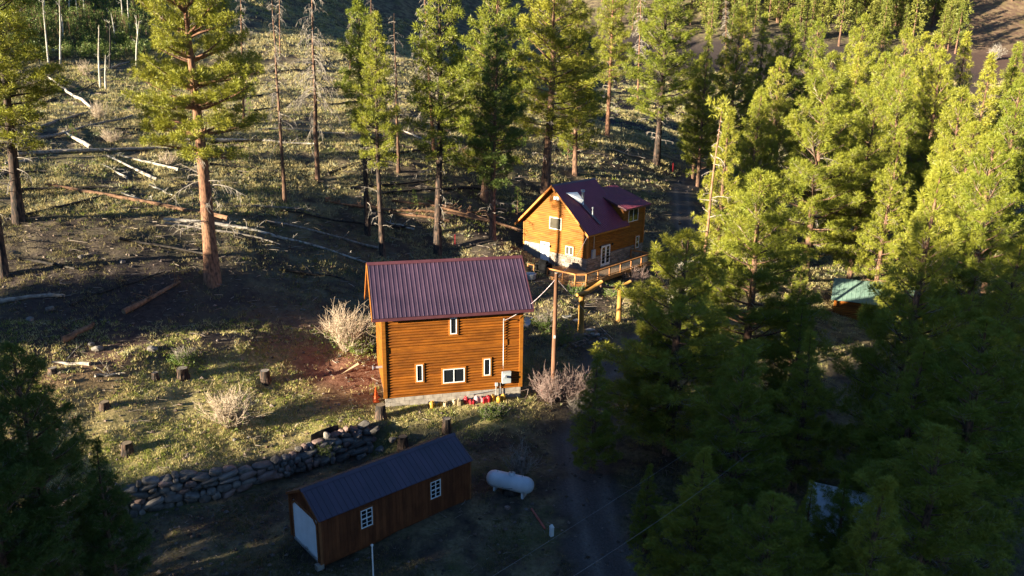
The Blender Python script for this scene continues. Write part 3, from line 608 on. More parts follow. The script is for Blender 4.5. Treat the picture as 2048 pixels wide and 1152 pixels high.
for (xa, ya), (xb, yb) in zip(rail_pts[:-1], rail_pts[1:]):
    d = np.array([xb - xa, yb - ya]); L = np.hypot(*d); d /= L; n = np.array([-d[1], d[0]])
    def bar(nm, wd, z0, z1, m, ex=0.0):
        A = [np.r_[np.array([xa, ya]) - d * ex + n * wd * s, z] for s, z in ((-1, z0), (1, z0), (1, z1), (-1, z1))]; B = [np.r_[np.array([xb, yb]) + d * ex + n * wd * s, z] for s, z in ((-1, z0), (1, z0), (1, z1), (-1, z1))]
        obj(nm, MB().prism(A, B), m, dk)
    bar('top_rail', 0.075, RT_ - 0.018, RT_ + 0.025, DECKW, 0.03); bar('mid_rail', 0.02, RT_ - 0.12, RT_ - 0.03, DECKW, -0.05); bar('bottom_rail', 0.02, DZ + 0.08, DZ + 0.16, DECKW, -0.05); bar('rim_board', 0.03, DZ - 0.36, DZ - 0.045, DECKW)
    q = 0.14
    while q < L - 0.1:
        p = np.array([xa, ya]) + d * q; obj('baluster', MB().box(p[0] - 0.011, p[0] + 0.011, p[1] - 0.011, p[1] + 0.011, DZ + 0.16, RT_ - 0.12), BLACKM, dk); q += 0.14
for (x, y) in ((OX + bev * 0.6, OY + bev * 0.6), (OX + 4, OY + 0.3), (OX + 8.5, OY + 0.3)):
    zz = gz(*HF.w(x, y, 0)[:2]) - HF.o[2]; obj('support_post', MB().box(x - 0.09, x + 0.09, y - 0.09, y + 0.09, min(zz, DZ - 0.5) - 0.3, DZ - 0.1), CONC if y == OY + bev * 0.6 else DECKW, dk)
gate_y = YT + 1.3
lp = [(OX - 0.1, gate_y), (OX - 0.1, gate_y + 0.75)]
for (x, y) in lp: obj('post', MB().box(x - 0.05, x + 0.05, y - 0.05, y + 0.05, DZ, RT_), DECKW, dk)
obj('top_rail', MB().box(OX - 0.17, OX - 0.03, gate_y - 0.06, gate_y + 0.81, RT_ + 0.002, RT_ + 0.042), DECKW, dk); obj('bottom_rail', MB().box(OX - 0.12, OX - 0.08, gate_y + 0.05, gate_y + 0.7, DZ + 0.1, DZ + 0.18), DECKW, dk)
for q in range(4): obj('baluster', MB().box(OX - 0.111, OX - 0.089, gate_y + 0.14 + q * 0.14, gate_y + 0.162 + q * 0.14, DZ + 0.18, RT_), BLACKM, dk)
st_ = dl(1062, 557, -0.1)
obj('landing', MB().box(OX - 2.1, OX - 0.02, YT - 0.35, YT + 0.95, DZ - 0.42, DZ - 0.3), DECKF, dk)
# ---- the barbecue, wire table and tub on the deck
gr = HF.w(OX + 0.75, YT + 0.75, DZ)
t = thing('covered_barbecue', 'black covered barbecue grill standing on the deck by the white door', 'barbecue', gr, HF.a + 0.1)
cv = MB(); hb = [(-0.38, 0.12), (-0.40, 0.8), (-0.30, 1.08), (0.30, 1.12), (0.40, 0.85), (0.38, 0.12)]
cv.prism([(x, -0.75, z) for x, z in hb], [(x, 0.75, z) for x, z in hb]); obj('cover', cv, BLACKC, t)
hd = MB().prism([(x * 0.8, -0.42, z) for x, z in ((-0.35, 1.05), (-0.3, 1.3), (0.0, 1.42), (0.3, 1.3), (0.35, 1.05))], [(x * 0.8, 0.42, z) for x, z in ((-0.35, 1.05), (-0.3, 1.3), (0.0, 1.42), (0.3, 1.3), (0.35, 1.05))]); obj('lid', hd, BLACKC, t)
for a in (-1, 1):
    for b in (-1, 1): obj('leg', MB().box(a * 0.32 - 0.03, a * 0.32 + 0.03, b * 0.65 - 0.03, b * 0.65 + 0.03, 0, 0.13), BLACKM, t)
tp = HF.w(OX + 1.35, YT - 0.55, DZ); t = thing('wire_side_table', 'small black metal side table between the barbecue and the stone wall', 'side table', tp, HF.a)
obj('table_top', MB().box(-0.35, 0.35, -0.3, 0.3, 0.72, 0.75), BLACKM, t)
for a in (-1, 1):
    for b in (-1, 1): obj('leg', MB().box(a * 0.33 - 0.012, a * 0.33 + 0.012, b * 0.28 - 0.012, b * 0.28 + 0.012, 0, 0.72), BLACKM, t)
p = gp(1061, 557); t = thing('galvanised_tub', 'round galvanised metal tub on the ground beside the deck landing', 'tub', p)
ring = MB(); k = 20
for (ra, za, rb, zb) in ((0.5, 0, 0.56, 0.48), (0.53, 0.48, 0.47, 0.06)):
    V = [(r * math.cos(2 * PI * q / k), r * math.sin(2 * PI * q / k), z) for r, z in ((ra, za), (rb, zb)) for q in range(k)]; ring.add(V, [(q, (q + 1) % k, k + (q + 1) % k, k + q) for q in range(k)])
ring.add([(0.50 * math.cos(2 * PI * q / k), 0.50 * math.sin(2 * PI * q / k), 0.30) for q in range(k)], [tuple(range(k))]); obj('basin', ring, GALV, t)
obj('rim', MB().tube([(0.55 * math.cos(2 * PI * q / k), 0.55 * math.sin(2 * PI * q / k), 0.48) for q in range(k + 1)], 0.025, 6), GALV, t)

# ---- the shed
SF = Frame(atz(644.5, 1129, 0.1), 41.3); SW, SD = 9.0, 3.2; SE, SR = 2.46, 3.36
sh = thing('portable_shed', 'long dark brown wooden shed with purple metal roof and white roller door', 'shed', SF.o, SF.a)
obj('skid', MB().box(0.05, SW, 0.15, 0.35, -0.25, 0.02), SHEDM, sh); obj('skid', MB().box(0.05, SW, SD - 0.35, SD - 0.15, -0.25, 0.02), SHEDM, sh)
obj('step_block', MB().box(-0.25, 0.1, 0.0, 0.3, -0.3, -0.02), CONC, sh)
x = 0.0
while x < SW - 0.01:                                   # vertical boards of both long walls
    x1 = min(x + 0.2, SW); obj('board', MB().box(x + 0.004, x1 - 0.004, 0, 0.05, 0, SE - 0.02), SHEDM, sh); obj('board', MB().box(x + 0.004, x1 - 0.004, SD - 0.05, SD, 0, SE - 0.02), SHEDM, sh); x = x1
obj('wall', MB().box(0.07, SW - 0.07, 0.051, SD - 0.051, 0.02, SE - 0.05), SHEDM, sh)
def shz(y): return SE + (SR - SE) * (1 - abs(y - SD / 2) / (SD / 2))
for xx in (0.0, SW):
    y = 0.052
    while y < SD - 0.06:
        y1 = min(y + 0.2, SD - 0.052)
        lo = 0.0
        if xx == 0.0 and 0.25 < (y + y1) / 2 < SD - 0.38: lo = 2.28
        P = [(xx - 0.03, y + 0.004, lo), (xx - 0.03, y1 - 0.004, lo), (xx - 0.03, y1 - 0.004, shz(y1) - 0.06), (xx - 0.03, y + 0.004, shz(y) - 0.06)]
        obj('board', MB().prism(P, [(xx + 0.06, b, c) for _, b, c in P]), SHEDM, sh); y = y1
# roller door made of slats
dr = MB(); y0, y1 = 0.30, SD - 0.42; dr_o = None
z = 0.13; k = 0
obj('door_backing', MB().box(-0.02, 0.03, y0, y1, 0.1, 2.22), WHITEP, sh)
while z < 2.2:
    h = 0.072; cutl = max(0, (z - 1.98)) * 1.1
    m = MB().prism([(-0.022, y0 + cutl, z), (-0.05, y0 + cutl, z + h * .35), (-0.05, y0 + cutl, z + h * .7), (-0.022, y0 + cutl, z + h)], [(-0.022, y1 - cutl, z), (-0.05, y1 - cutl, z + h * .35), (-0.05, y1 - cutl, z + h * .7), (-0.022, y1 - cutl, z + h)])
    obj('slat', m, WHITEP, sh); z += h + 0.004
for q, (pts) in enumerate(([(y0 - 0.12, 0), (y0 - 0.002, 0), (y0 - 0.002, 1.98), (y0 - 0.12, 2.03)], [(y1 + 0.002, 0), (y1 + 0.12, 0), (y1 + 0.12, 2.03), (y1 + 0.002, 1.98)], [(y0 + 0.26, 2.22), (y1 - 0.26, 2.22), (y1 - 0.22, 2.34), (y0 + 0.22, 2.34)], [(y0 - 0.12, 2.032), (y0 - 0.002, 1.982), (y0 + 0.258, 2.22), (y0 + 0.218, 2.34)], [(y1 + 0.002, 1.982), (y1 + 0.12, 2.032), (y1 - 0.218, 2.34), (y1 - 0.258, 2.22)])):
    obj('door_trim', MB().prism([(-0.075, a, b) for a, b in pts], [(-0.031, a, b) for a, b in pts]), SHEDT, sh)
obj('threshold', MB().box(-0.1, 0.0, y0, y1, 0.02, 0.12), GALV, sh); obj('door_latch', MB().box(-0.14, -0.051, 1.35, 1.5, 0.16, 0.26), GALV, sh)
for (x0, x1, ya, yb) in ((-0.07, 0.06, -0.03, 0.06), (SW - 0.06, SW + 0.05, -0.03, 0.06), (-0.07, 0.06, SD - 0.06, SD + 0.03)): obj('corner_board', MB().box(x0, x1, ya, yb, 0.0, SE - 0.03), SHEDT, sh)
obj('roof_panel', ribbed(-0.12, SW + 0.1, (-0.13, SE - 0.05), (SD / 2, SR), pitch=0.30, rw=0.022, rh=0.022), ROOFM, sh)
obj('roof_panel', ribbed(-0.12, SW + 0.1, (SD + 0.13, SE - 0.05), (SD / 2, SR), pitch=0.30, rw=0.022, rh=0.022), ROOFM, sh)
obj('ridge_cap', MB().prism([(-0.14, SD / 2 - 0.18, SR - 0.075), (-0.14, SD / 2, SR + 0.04), (-0.14, SD / 2 + 0.18, SR - 0.075)], [(SW + 0.12, SD / 2 - 0.18, SR - 0.075), (SW + 0.12, SD / 2, SR + 0.04), (SW + 0.12, SD / 2 + 0.18, SR - 0.075)]), ROOFM, sh)
for (ya) in (-0.13, SD + 0.13):
    P = [(-0.13, ya, SE - 0.18), (-0.13, SD / 2, SR - 0.13), (-0.13, SD / 2, SR + 0.0), (-0.13, ya, SE - 0.05)]; obj('rake_board', MB().prism(P, [(-0.09, b, c) for _, b, c in P]), SHEDT, sh)
sy_ = mapf('y', 0.0)
for (a0, a1) in ((2.15, 2.80), (6.31, 6.96)):
    window(sh, sy_, a0, a1, 1.05, 2.05, off=0.03, fw_=0.045, mull=((a0 + a1) / 2,), rails=((1.3, 0.02), (1.55, 0.06), (1.8, 0.02)), trim=SHEDT, tw=0.06)

# ---- neighbours half hidden by the pines
p = atz(1752, 626, 0.0); nb = thing('green_roofed_cabin', 'orange log cabin with pale green metal roof half hidden among the pines', 'cabin', (p[0], p[1], gz(p[0], p[1]) - 0.3), math.radians(-24))
obj('wall', MB().box(-3.9, 3.9, 0.1, 5.9, 0, 2.6), LOGM, nb)
for k in range(13): obj('log', log_course(mapf('y', 0.1), -4, 4, 0.05 + 0.2 * k, 0.2, 0.06), LOGM, nb)
for k in range(13): obj('log', log_course(mapf('x', -3.9), 0.1, 5.9, 0.05 + 0.2 * k, 0.2, 0.06), LOGM, nb)
obj('roof_panel', ribbed(-4.3, 4.3, (-0.35, 2.5), (3, 4.0), pitch=0.4), GREENR, nb); obj('roof_panel', ribbed(-4.3, 4.3, (6.35, 2.5), (3, 4.0), pitch=0.4), GREENR, nb)
window(nb, mapf('y', 0.02), 1.2, 2.2, 1.0, 2.0, trim=TRIMO)
def camper(px, py, z, rz, L, label, nm):
    p = atz(px, py, z); t = thing(nm, label, 'trailer', (p[0], p[1], gz(p[0], p[1])), rz)
    pr = [(-1.15, 0.55), (1.15, 0.55), (1.2, 0.7), (1.2, 2.2), (1.12, 2.5), (0.9, 2.75), (0.5, 2.88), (0, 2.92), (-0.5, 2.88), (-0.9, 2.75), (-1.12, 2.5), (-1.2, 2.2), (-1.2, 0.7)]
    obj('body', MB().prism([(-L / 2, y, z) for y, z in pr], [(L / 2, y, z) for y, z in pr]), TANKP, t)
    obj('front_cap', MB().prism([(L / 2, -1.15, 0.7), (L / 2, 1.15, 0.7), (L / 2, 1.05, 2.9), (L / 2, -1.05, 2.9)], [(L / 2 + 0.35, -1.0, 0.8), (L / 2 + 0.35, 1.0, 0.8), (L / 2 + 0.1, 0.95, 2.8), (L / 2 + 0.1, -0.95, 2.8)]), TANKP, t)
    for q in range(1, 3): window(t, mapf('y', -1.2), -L / 2 + 0.7 + q * L / 3.2, -L / 2 + 1.6 + q * L / 3.2, 1.5, 2.2, off=0.02, frame_m=GALV)
    dm = MB().box(L * 0.28, L * 0.28 + 0.75, -1.23, -1.202, 0.7, 2.5); obj('door', dm, WHITEP, t)
    for k in range(9): obj('roof_rib', MB().box(-L / 2 + 0.3 + k * L / 9.5, -L / 2 + 0.36 + k * L / 9.5, -0.45, 0.45, 2.86, 2.935), WHITEP, t)
    obj('stripe', MB().box(-L / 2, L / 2, -1.212, -1.201, 1.2, 1.3), GREYB, t)
    for s in (-1, 1):
        for dx in (-0.4, 0.45): 
            wh = obj('wheel', MB().tube([(dx, s * 1.0, 0.33), (dx, s * 1.2, 0.33)], 0.33, 16), BLACKM, t); obj('rim', MB().tube([(dx, s * 1.0, 0.33), (dx, s * 1.215, 0.33)], 0.18, 12), GALV, wh)
camper(1715, 448, 1.5, math.radians(150), 6.5, 'white camper trailer parked behind the sunlit pines, half hidden', 'camper_trailer')
camper(1700, 1020, 1.4, math.radians(-24), 4.2, 'white ribbed trailer seen through a gap in the dark near pines', 'camper_trailer')

# ------------------------------------------------------------------ trees
def unit(v): return v / (np.linalg.norm(v, axis=-1, keepdims=True) + 1e-9)
def tufts(mb, P, D, S, nb, width, spread, r, back=0.25):
    """bursts of needles: from every point P, nb blades of length S round the direction D"""
    N = len(P); R = r.normal(size=(N, nb, 3)); R = unit(R)
    d = unit(D[:, None] * (1 - spread) + R * (spread + 0.35)); l = S[:, None, None] * r.uniform(0.65, 1.15, (N, nb, 1))
    sd = unit(np.cross(d, r.normal(size=(N, nb, 3))))
    b = P[:, None] + d * l * r.uniform(0.0, back, (N, nb, 1)); t = P[:, None] + d * l
    wv = sd * (width * r.uniform(0.7, 1.3, (N, nb, 1))); m_ = b * 0.45 + t * 0.55
    V = np.stack([b * 0.8 + t * 0.2 - wv * 0.6, m_ + wv, t], 2).reshape(-1, 3); n = N * nb
    mb.add(V, np.arange(n * 3).reshape(n, 3))
def bent(p, d, L, up, r, n=4, jit=0.06):
    """a branch that curves upwards (up>0) or droops"""
    pts = [np.array(p, float)]; d = unit(np.array(d, float))
    for k in range(n):
        d = unit(d + np.array([0, 0, up / n]) + r.normal(size=3) * jit); pts.append(pts[-1] + d * L / n)
    return np.array(pts)
class Pine: pass
def make_pine(seed, H, cb, R, tr, dens=1.0, nb=22, bl=0.34, wd=0.026, shape='round', dead=0, deadlen=1.6, lean=0.0, limbs=5, up=0.5, need=None, bark=None, k=7, clump=0.0, sub=True, bw=0.045, hook=None):
    r = np.random.default_rng(seed); T = MB(); Cn = MB(); Dd = MB(); Tw = MB()
    nz = 9; zs = np.linspace(0, H, nz); ph = r.uniform(0, 6.28)
    tx = lean * (zs / H) ** 1.3 * H + 0.012 * H * np.sin(zs / H * 4 + ph) * (zs / H); ty = 0.012 * H * np.cos(zs / H * 3.3 + ph) * (zs / H)
    rad = tr * (1 - zs / H) ** 0.8 + 0.03; rad[0] *= 1.28; zz = zs.copy(); zz[0] = -0.8
    T.tube(np.c_[tx, ty, zz], rad, 10)
    trunk_at = lambda z: np.array([np.interp(z, zs, tx), np.interp(z, zs, ty), z])
    trunk_r = lambda z: np.interp(z, zs, rad)
    nbch = int((H * (1 - cb)) * 4.6 * dens ** 0.5); PP, DD = [], []
    az = r.uniform(0, 6.28); zc = None
    for q in range(nbch):
        t = (q + r.uniform(0, 1)) / nbch
        if clump: t = np.clip(np.round(t * clump) / clump + r.normal() * 0.025, 0, 1)
        z = H * (cb + (1 - cb) * t * 0.985)
        if shape == 'round': s = (1 - t) ** 0.62 * (0.5 + 0.5 * min(1, t / 0.22))
        elif shape == 'cone': s = (1 - t) ** 0.85 * (0.75 + 0.25 * min(1, t / 0.12))
        elif shape == 'narrow': s = (1 - t) ** 0.5 * (0.45 + 0.55 * min(1, t / 0.3))
        else: s = (1 - t) ** 0.45 * (0.55 + 0.45 * min(1, t / 0.15))
        L = max(0.35, R * s * (0.55 + 0.6 * r.random() ** 0.8)); az += 2.4 + r.normal() * 0.35
        el = (-0.12 + 1.0 * t) * (0.9 if up > 0 else 0.5) + r.normal() * 0.1
        d = np.array([math.cos(az) * math.cos(el), math.sin(az) * math.cos(el), math.sin(el)])
        br = bent(trunk_at(z), d, L, up * (0.9 - 0.4 * t), r, 4)
        if limbs and (L > 0.8): T.tube(br, np.linspace(min(0.09, 0.02 + L * 0.016) * (1.6 if limbs > 5 else 1), 0.015, 5), 4, cap=False)
        PP.append(br[-1]); DD.append(unit(br[-1] - br[-2]))
        ns = max(3, int(L * 3.6 * dens))
        for b in range(ns):
            f = 0.22 + 0.78 * (b + r.random()) / ns; i = min(3, int(f * 4)); p = br[i] + (br[i + 1] - br[i]) * (f * 4 - i); dr = unit(br[i + 1] - br[i])
            side = np.cross(dr, [0, 0, 1.0]) * r.choice([-1, 1]); sd = unit(dr * 0.5 + side * r.uniform(0.5, 1.1) + np.array([0, 0, r.uniform(-0.05, 0.55)]))
            sl = min(L * 0.42, 1.7) * (1.12 - f * 0.75) * r.uniform(0.6, 1.2) + 0.12
            e = p + sd * sl + np.array([0, 0, 0.12 * sl])
            if sub and sl > 0.4: Tw.tube(np.array([p, (p + e) / 2 - [0, 0, 0.03], e]), [0.014, 0.011, 0.006], 3, cap=False)
            ed = unit(sd + np.array([0, 0, 0.55])); PP.append(e); DD.append(ed)
            if sl > 0.55: PP.append(p + (e - p) * 0.55 + r.normal(size=3) * 0.07); DD.append(unit(sd + r.normal(size=3) * 0.5 + [0, 0, 0.5]))
            if sl > 0.9: PP.append(p + (e - p) * 0.78 + side * 0.25 * r.uniform(-1, 1) + r.normal(size=3) * 0.06); DD.append(unit(ed + r.normal(size=3) * 0.5))
    for q in range(3): PP.append(trunk_at(H) + r.normal(size=3) * 0.12); DD.append(np.array([0, 0, 1.0]))
    PP = np.array(PP); DD = np.array(DD); S = bl * r.uniform(0.75, 1.25, len(PP))
    tufts(Cn, PP, DD, S, nb, wd, 0.42, r)
    for q in range(dead):
        z = H * r.uniform(0.12, cb + 0.12) if cb > 0.2 else H * r.uniform(0.1, 0.6); a = r.uniform(0, 6.28); L = deadlen * r.uniform(0.4, 1.2)
        dead_branch(Dd, trunk_at(z) + np.array([math.cos(a), math.sin(a), 0]) * trunk_r(z) * 0.8, a, L, r, -0.5)
    o = Pine(); o.H = H; o.trunk = T.mesh('trunk', True); o.trunk.materials.append(bark or BARKM)
    o.crown = Cn.mesh('crown'); o.crown.materials.append(need or NEED)
    o.twigs = None
    if Tw.V: o.twigs = Tw.mesh('twigs'); o.twigs.materials.append(TWIG)
    o.dead = None
    if dead: o.dead = Dd.mesh('dead_branches'); o.dead.materials.append(GREYW)
    return o
def dead_branch(mb, p, a, L, r, droop=-0.5, subs=5, el=None, th=0.02):
    el = r.uniform(-0.1, 0.5) if el is None else el
    d = np.array([math.cos(a) * math.cos(el), math.sin(a) * math.cos(el), math.sin(el)])
    br = bent(p, d, L, droop, r, 5, 0.10); mb.tube(br, np.linspace(th + L * 0.009, 0.010, 6), 4, cap=False)
    for b in range(int(subs * max(1, L))):
        f = r.uniform(0.3, 1) * 4.99; i = int(f); q = br[i] + (br[i + 1] - br[i]) * (f - i)
        sd = unit(unit(br[i + 1] - br[i]) + r.normal(size=3) * 0.7 + [0, 0, -0.2]); l = L * r.uniform(0.15, 0.4)
        mb.tube(bent(q, sd, l, droop, r, 2, 0.2), [0.017, 0.013, 0.008], 3, cap=False)
def make_snag(seed, H, tr, n, L, droop=-0.9, top=0.35, bark=None, lean=0.0, subs=6):
    r = np.random.default_rng(seed); T = MB(); Dd = MB(); nz = 9; zs = np.linspace(0, H, nz)
    tx = lean * H * (zs / H) ** 1.2 + 0.05 * np.sin(zs * 0.7 + seed); rad = tr * (1 - zs / H) ** 0.75 + 0.02; rad[0] *= 1.25; zz = zs.copy(); zz[0] = -0.6
    T.tube(np.c_[tx, 0.04 * np.cos(zs + seed), zz], rad, 9)
    for q in range(n):
        t = r.random() ** 0.7 if top > 0 else r.random(); z = H * (0.12 + 0.87 * t) if q % 6 == 0 else H * (1 - top + top * 0.98 * r.random())
        a = r.uniform(0, 6.28); l = L * r.uniform(0.35, 1.1) * (0.35 + 0.65 * (1 - max(0, (z / H - (1 - top)) / top)))
        dead_branch(Dd, np.array([np.interp(z, zs, tx), 0.04 * math.cos(z + seed), z]), a, l, r, droop, subs)
    o = Pine(); o.H = H; o.trunk = T.mesh('trunk', True); o.trunk.materials.append(bark or BARKM); o.crown = None; o.twigs = None; o.dead = Dd.mesh('dead_branches'); o.dead.materials.append(GREYW); return o
def plant(v, name, label, x, y, H, wide=1.0, rz=None, group=None, cat='tree', bark=None, need=None, tilt=(0, 0), z=None):
    s = H / v.H; rz = random.uniform(0, 6.28) if rz is None else rz
    t = thing(name, label, cat, (x, y, gz(x, y) - 0.05 if z is None else z), 0, group)
    t.rotation_euler = Euler((tilt[0], tilt[1], rz)) if tilt == (0, 0) else (Matrix.Rotation(tilt[1], 3, 'Y') @ Matrix.Rotation(tilt[0], 3, 'X') @ Matrix.Rotation(rz, 3, 'Z')).to_euler()
    t.scale = (s * wide, s * wide, s)
    for nm, me, ov in (('trunk', v.trunk, bark), ('crown', v.crown, need), ('twigs', v.twigs, None), ('dead_branches', v.dead, None)):
        if me is None: continue
        o = bpy.data.objects.new(nm, me); col.objects.link(o); o.parent = t
        if nm in ('twigs', 'dead_branches'): o['kind'] = 'stuff'
        if ov is not None:
            o.material_slots[0].link = 'OBJECT'; o.material_slots[0].material = ov
    return t
# kinds of pine (nominal 18 m)
VN = [make_pine(11 + q, 18, cb, R, 0.30, dens=1.15, nb=58, bl=0.42, wd=0.019, shape=sh_, dead=10, limbs=5) for q, (cb, R, sh_) in enumerate([(0.08, 5.6, 'round'), (0.06, 5.4, 'cone'), (0.10, 5.8, 'round'), (0.08, 4.6, 'cone')])]
VM = [make_pine(31 + q, 20, cb, R, 0.30, dens=1.0, nb=38, bl=0.44, wd=0.028, shape=sh_, dead=dd_, limbs=5, deadlen=2.0) for q, (cb, R, sh_, dd_) in enumerate([(0.14, 4.8, 'round', 10), (0.10, 4.4, 'cone', 6), (0.25, 4.6, 'narrow', 14), (0.12, 5.2, 'round', 8)])]
VT = [make_pine(51 + q, 22, cb, R, tr_, dens=1.25, nb=34, bl=0.44, wd=0.029, shape='narrow', dead=dd_, limbs=5, deadlen=1.8, bark=bk) for q, (cb, R, tr_, dd_, bk) in enumerate([(0.46, 2.7, 0.27, 14, BARKD), (0.38, 3.0, 0.27, 14, BARKD), (0.34, 3.4, 0.30, 16, BARKD), (0.26, 4.0, 0.33, 16, BARKM)])]
VBIG = make_pine(71, 25, 0.42, 6.2, 0.60, dens=1.1, nb=46, bl=0.44, wd=0.026, shape='open', dead=26, deadlen=2.6, limbs=7, up=0.25, bark=BARK, clump=8, lean=-0.012)
VF = [make_pine(81 + q, 16, cb, R, 0.22, dens=0.42, nb=10, bl=0.8, wd=0.12, shape=sh_, limbs=0, sub=False) for q, (cb, R, sh_) in enumerate([(0.12, 2.6, 'cone'), (0.18, 2.9, 'round'), (0.08, 2.2, 'cone')])]
VSEED = make_pine(95, 4, 0.05, 1.3, 0.06, dens=1.3, nb=20, bl=0.30, wd=0.022, shape='cone', need=SHRUB)
VS = [make_snag(101, 20, 0.20, 85, 2.8, -1.1, 0.62, BARKM), make_snag(102, 20, 0.23, 130, 3.2, -1.3, 0.62, BARKM), make_snag(103, 19, 0.22, 80, 3.0, -0.7, 0.62, BARKM), make_snag(104, 14, 0.16, 26, 1.8, -0.4, 0.6, ORNW, subs=3)]

def by_base(v, px, py, top, name, label, wide=1.0, **kw):
    """tree from the foot of its trunk and the height of its top in the picture"""
    p = gp(px, py); t = float((p - CAM) @ fw); tx, ty = top
    d = ray(tx, ty); f = (p[1]) / d[1] ; apex = CAM + d * f
    H = apex[2] - p[2]; dx = apex[0] - p[0]
    return plant(v, name, label, p[0], p[1], H, wide, tilt=(0, math.atan2(dx, H)), z=p[2] - 0.05, **kw)
def by_top(v, px, py, t, name, label, wide=1.0, dz=0, **kw):
    p = att(px, py, t); z = gz(p[0], p[1]); return plant(v, name, label, p[0], p[1], p[2] - z + dz, wide, **kw)
G1 = 'tall pines on the slope behind the cabins'
by_base(VBIG, 425, 562, (372, -85), 'ponderosa_pine', 'biggest old ponderosa with thick orange trunk and layered open crown', 1.0, rz=1.0, group=G1)
by_base(VS[0], 570, 405, (543, -15), 'dead_pine', 'slim dead pine with bare drooping top right of the big orange trunk', 0.9, bark=BARKM, group='dead standing pines')
by_base(VS[1], 635, 362, (622, -55), 'dead_pine', 'dead pine with dense grey drooping branches and charred foot', 1.0, bark=BARKM, group='dead standing pines')
by_base(VT[0], 735, 470, (718, 5), 'pine_tree', 'slim green pine with long charred trunk, left of a twin', 1.0, group=G1)
by_base(VT[1], 765, 512, (746, 30), 'pine_tree', 'slim pine whose charred foot stands just behind the near cabin roof', 0.9, group=G1)
by_base(VS[2], 797, 345, (788, 25), 'dead_pine', 'reddish dead pine behind the pair of slim green pines', 0.9, bark=BARKM, group='dead standing pines')
by_base(VS[1], 868, 318, (848, -40), 'dead_pine', 'dead pine with pinkish bare limbs beside the lit leaning pine', 0.95, bark=BARK, group='dead standing pines')
by_base(VT[2], 875, 508, (880, -60), 'pine_tree', 'tall sunlit pine on a dark leaning trunk above the cabin ridge', 1.0, group=G1)
by_base(VT[3], 985, 480, (990, 60), 'pine_tree', 'dark shaded pine with low limbs between the two houses', 1.05, group=G1, need=NEEDD)  # darker needles paint in the shade of its neighbour
by_base(VM[3], 968, 400, (1000, -60), 'pine_tree', 'broad bright pine rising behind the dark shaded pine', 1.05, bark=BARKM, group=G1)
by_base(VM[2], 1090, 388, (1112, -60), 'pine_tree', 'wide pine with pale trunk directly behind the gabled house', 1.35, bark=BARKM, group=G1)
by_base(VM[0], 1150, 350, (1155, 0), 'pine_tree', 'pine just right of the pale trunk behind the gabled house', 0.95, group=G1)
by_base(VT[2], 1215, 272, (1226, -40), 'pine_tree', 'ragged pine with orange trunk and grey dead lower limbs upslope', 1.1, bark=BARK, group=G1)
by_base(VM[2], 1313, 330, (1335, -30), 'pine_tree', 'tall full pine beside the bend of the dirt road', 1.25, bark=BARKD, group=G1)
by_base(VSEED, 1135, 320, (1140, 270), 'pine_sapling', 'bright young pine under the tall pines behind the house', 1.0)
by_base(VS[2], 488, 248, (480, -40), 'dead_pine', 'reddish dead trunk behind the big ponderosa crown', 0.7, bark=BARK, group='dead standing pines')
by_base(VT[3], 38, 445, (-25, -140), 'pine_tree', 'pine with charred trunk and low green limbs by the leftmost fallen logs', 1.2, bark=BARKD, group=G1)
by_base(VT[0], 8, 552, (-75, -120), 'pine_tree', 'black trunked pine standing alone at the edge of the stony shade', 1.0, bark=BARKD, group=G1)
sg = by_top(VS[3], 1428, 207, 62, 'dead_pine', 'thin dead pine by the road with one green tuft left on top', 0.75, bark=ORNW, group='dead standing pines', rz=0.5, tilt=(0, 0.035))
r_ = np.random.default_rng(5); mb = MB(); PP = np.array([[0.05, 0, 13.9]] * 14) + r_.normal(size=(14, 3)) * [0.55, 0.55, 0.35]; tufts(mb, PP, unit(r_.normal(size=(14, 3)) + [0, 0, 0.8]), np.full(14, 0.55), 26, 0.035, 0.6, r_); obj('crown', mb, NEED, sg)
mb = MB(); r_ = np.random.default_rng(6)
for q in range(16): dead_branch(mb, np.array([0, 0, r_.uniform(0.8, 5.0)]), r_.uniform(2.2, 4.4), r_.uniform(2.0, 4.2), r_, -1.0, 5, 0.3)
tag(obj('dead_branches', mb, WHITEW, sg), kind='stuff')
for q, (bx_, by_, tx_, ty_, lab) in enumerate([(560, 110, 558, -80, 'dead pine far up the slope right of the big crown'), (742, 190, 742, -30, 'bare dead pine far behind the twin green pines'), (1275, 200, 1283, -30, 'bare grey dead pine upslope of the tall full pine'), (1452, 130, 1452, -20, 'thin red dead trunk above the sunlit pine tops'), (700, 160, 702, 20, 'small bare dead pine far behind the drooping dead pine')]):
    by_base(VS[q % 3], bx_, by_, (tx_, ty_), 'dead_pine', lab, 0.7, bark=BARK, group='dead standing pines')
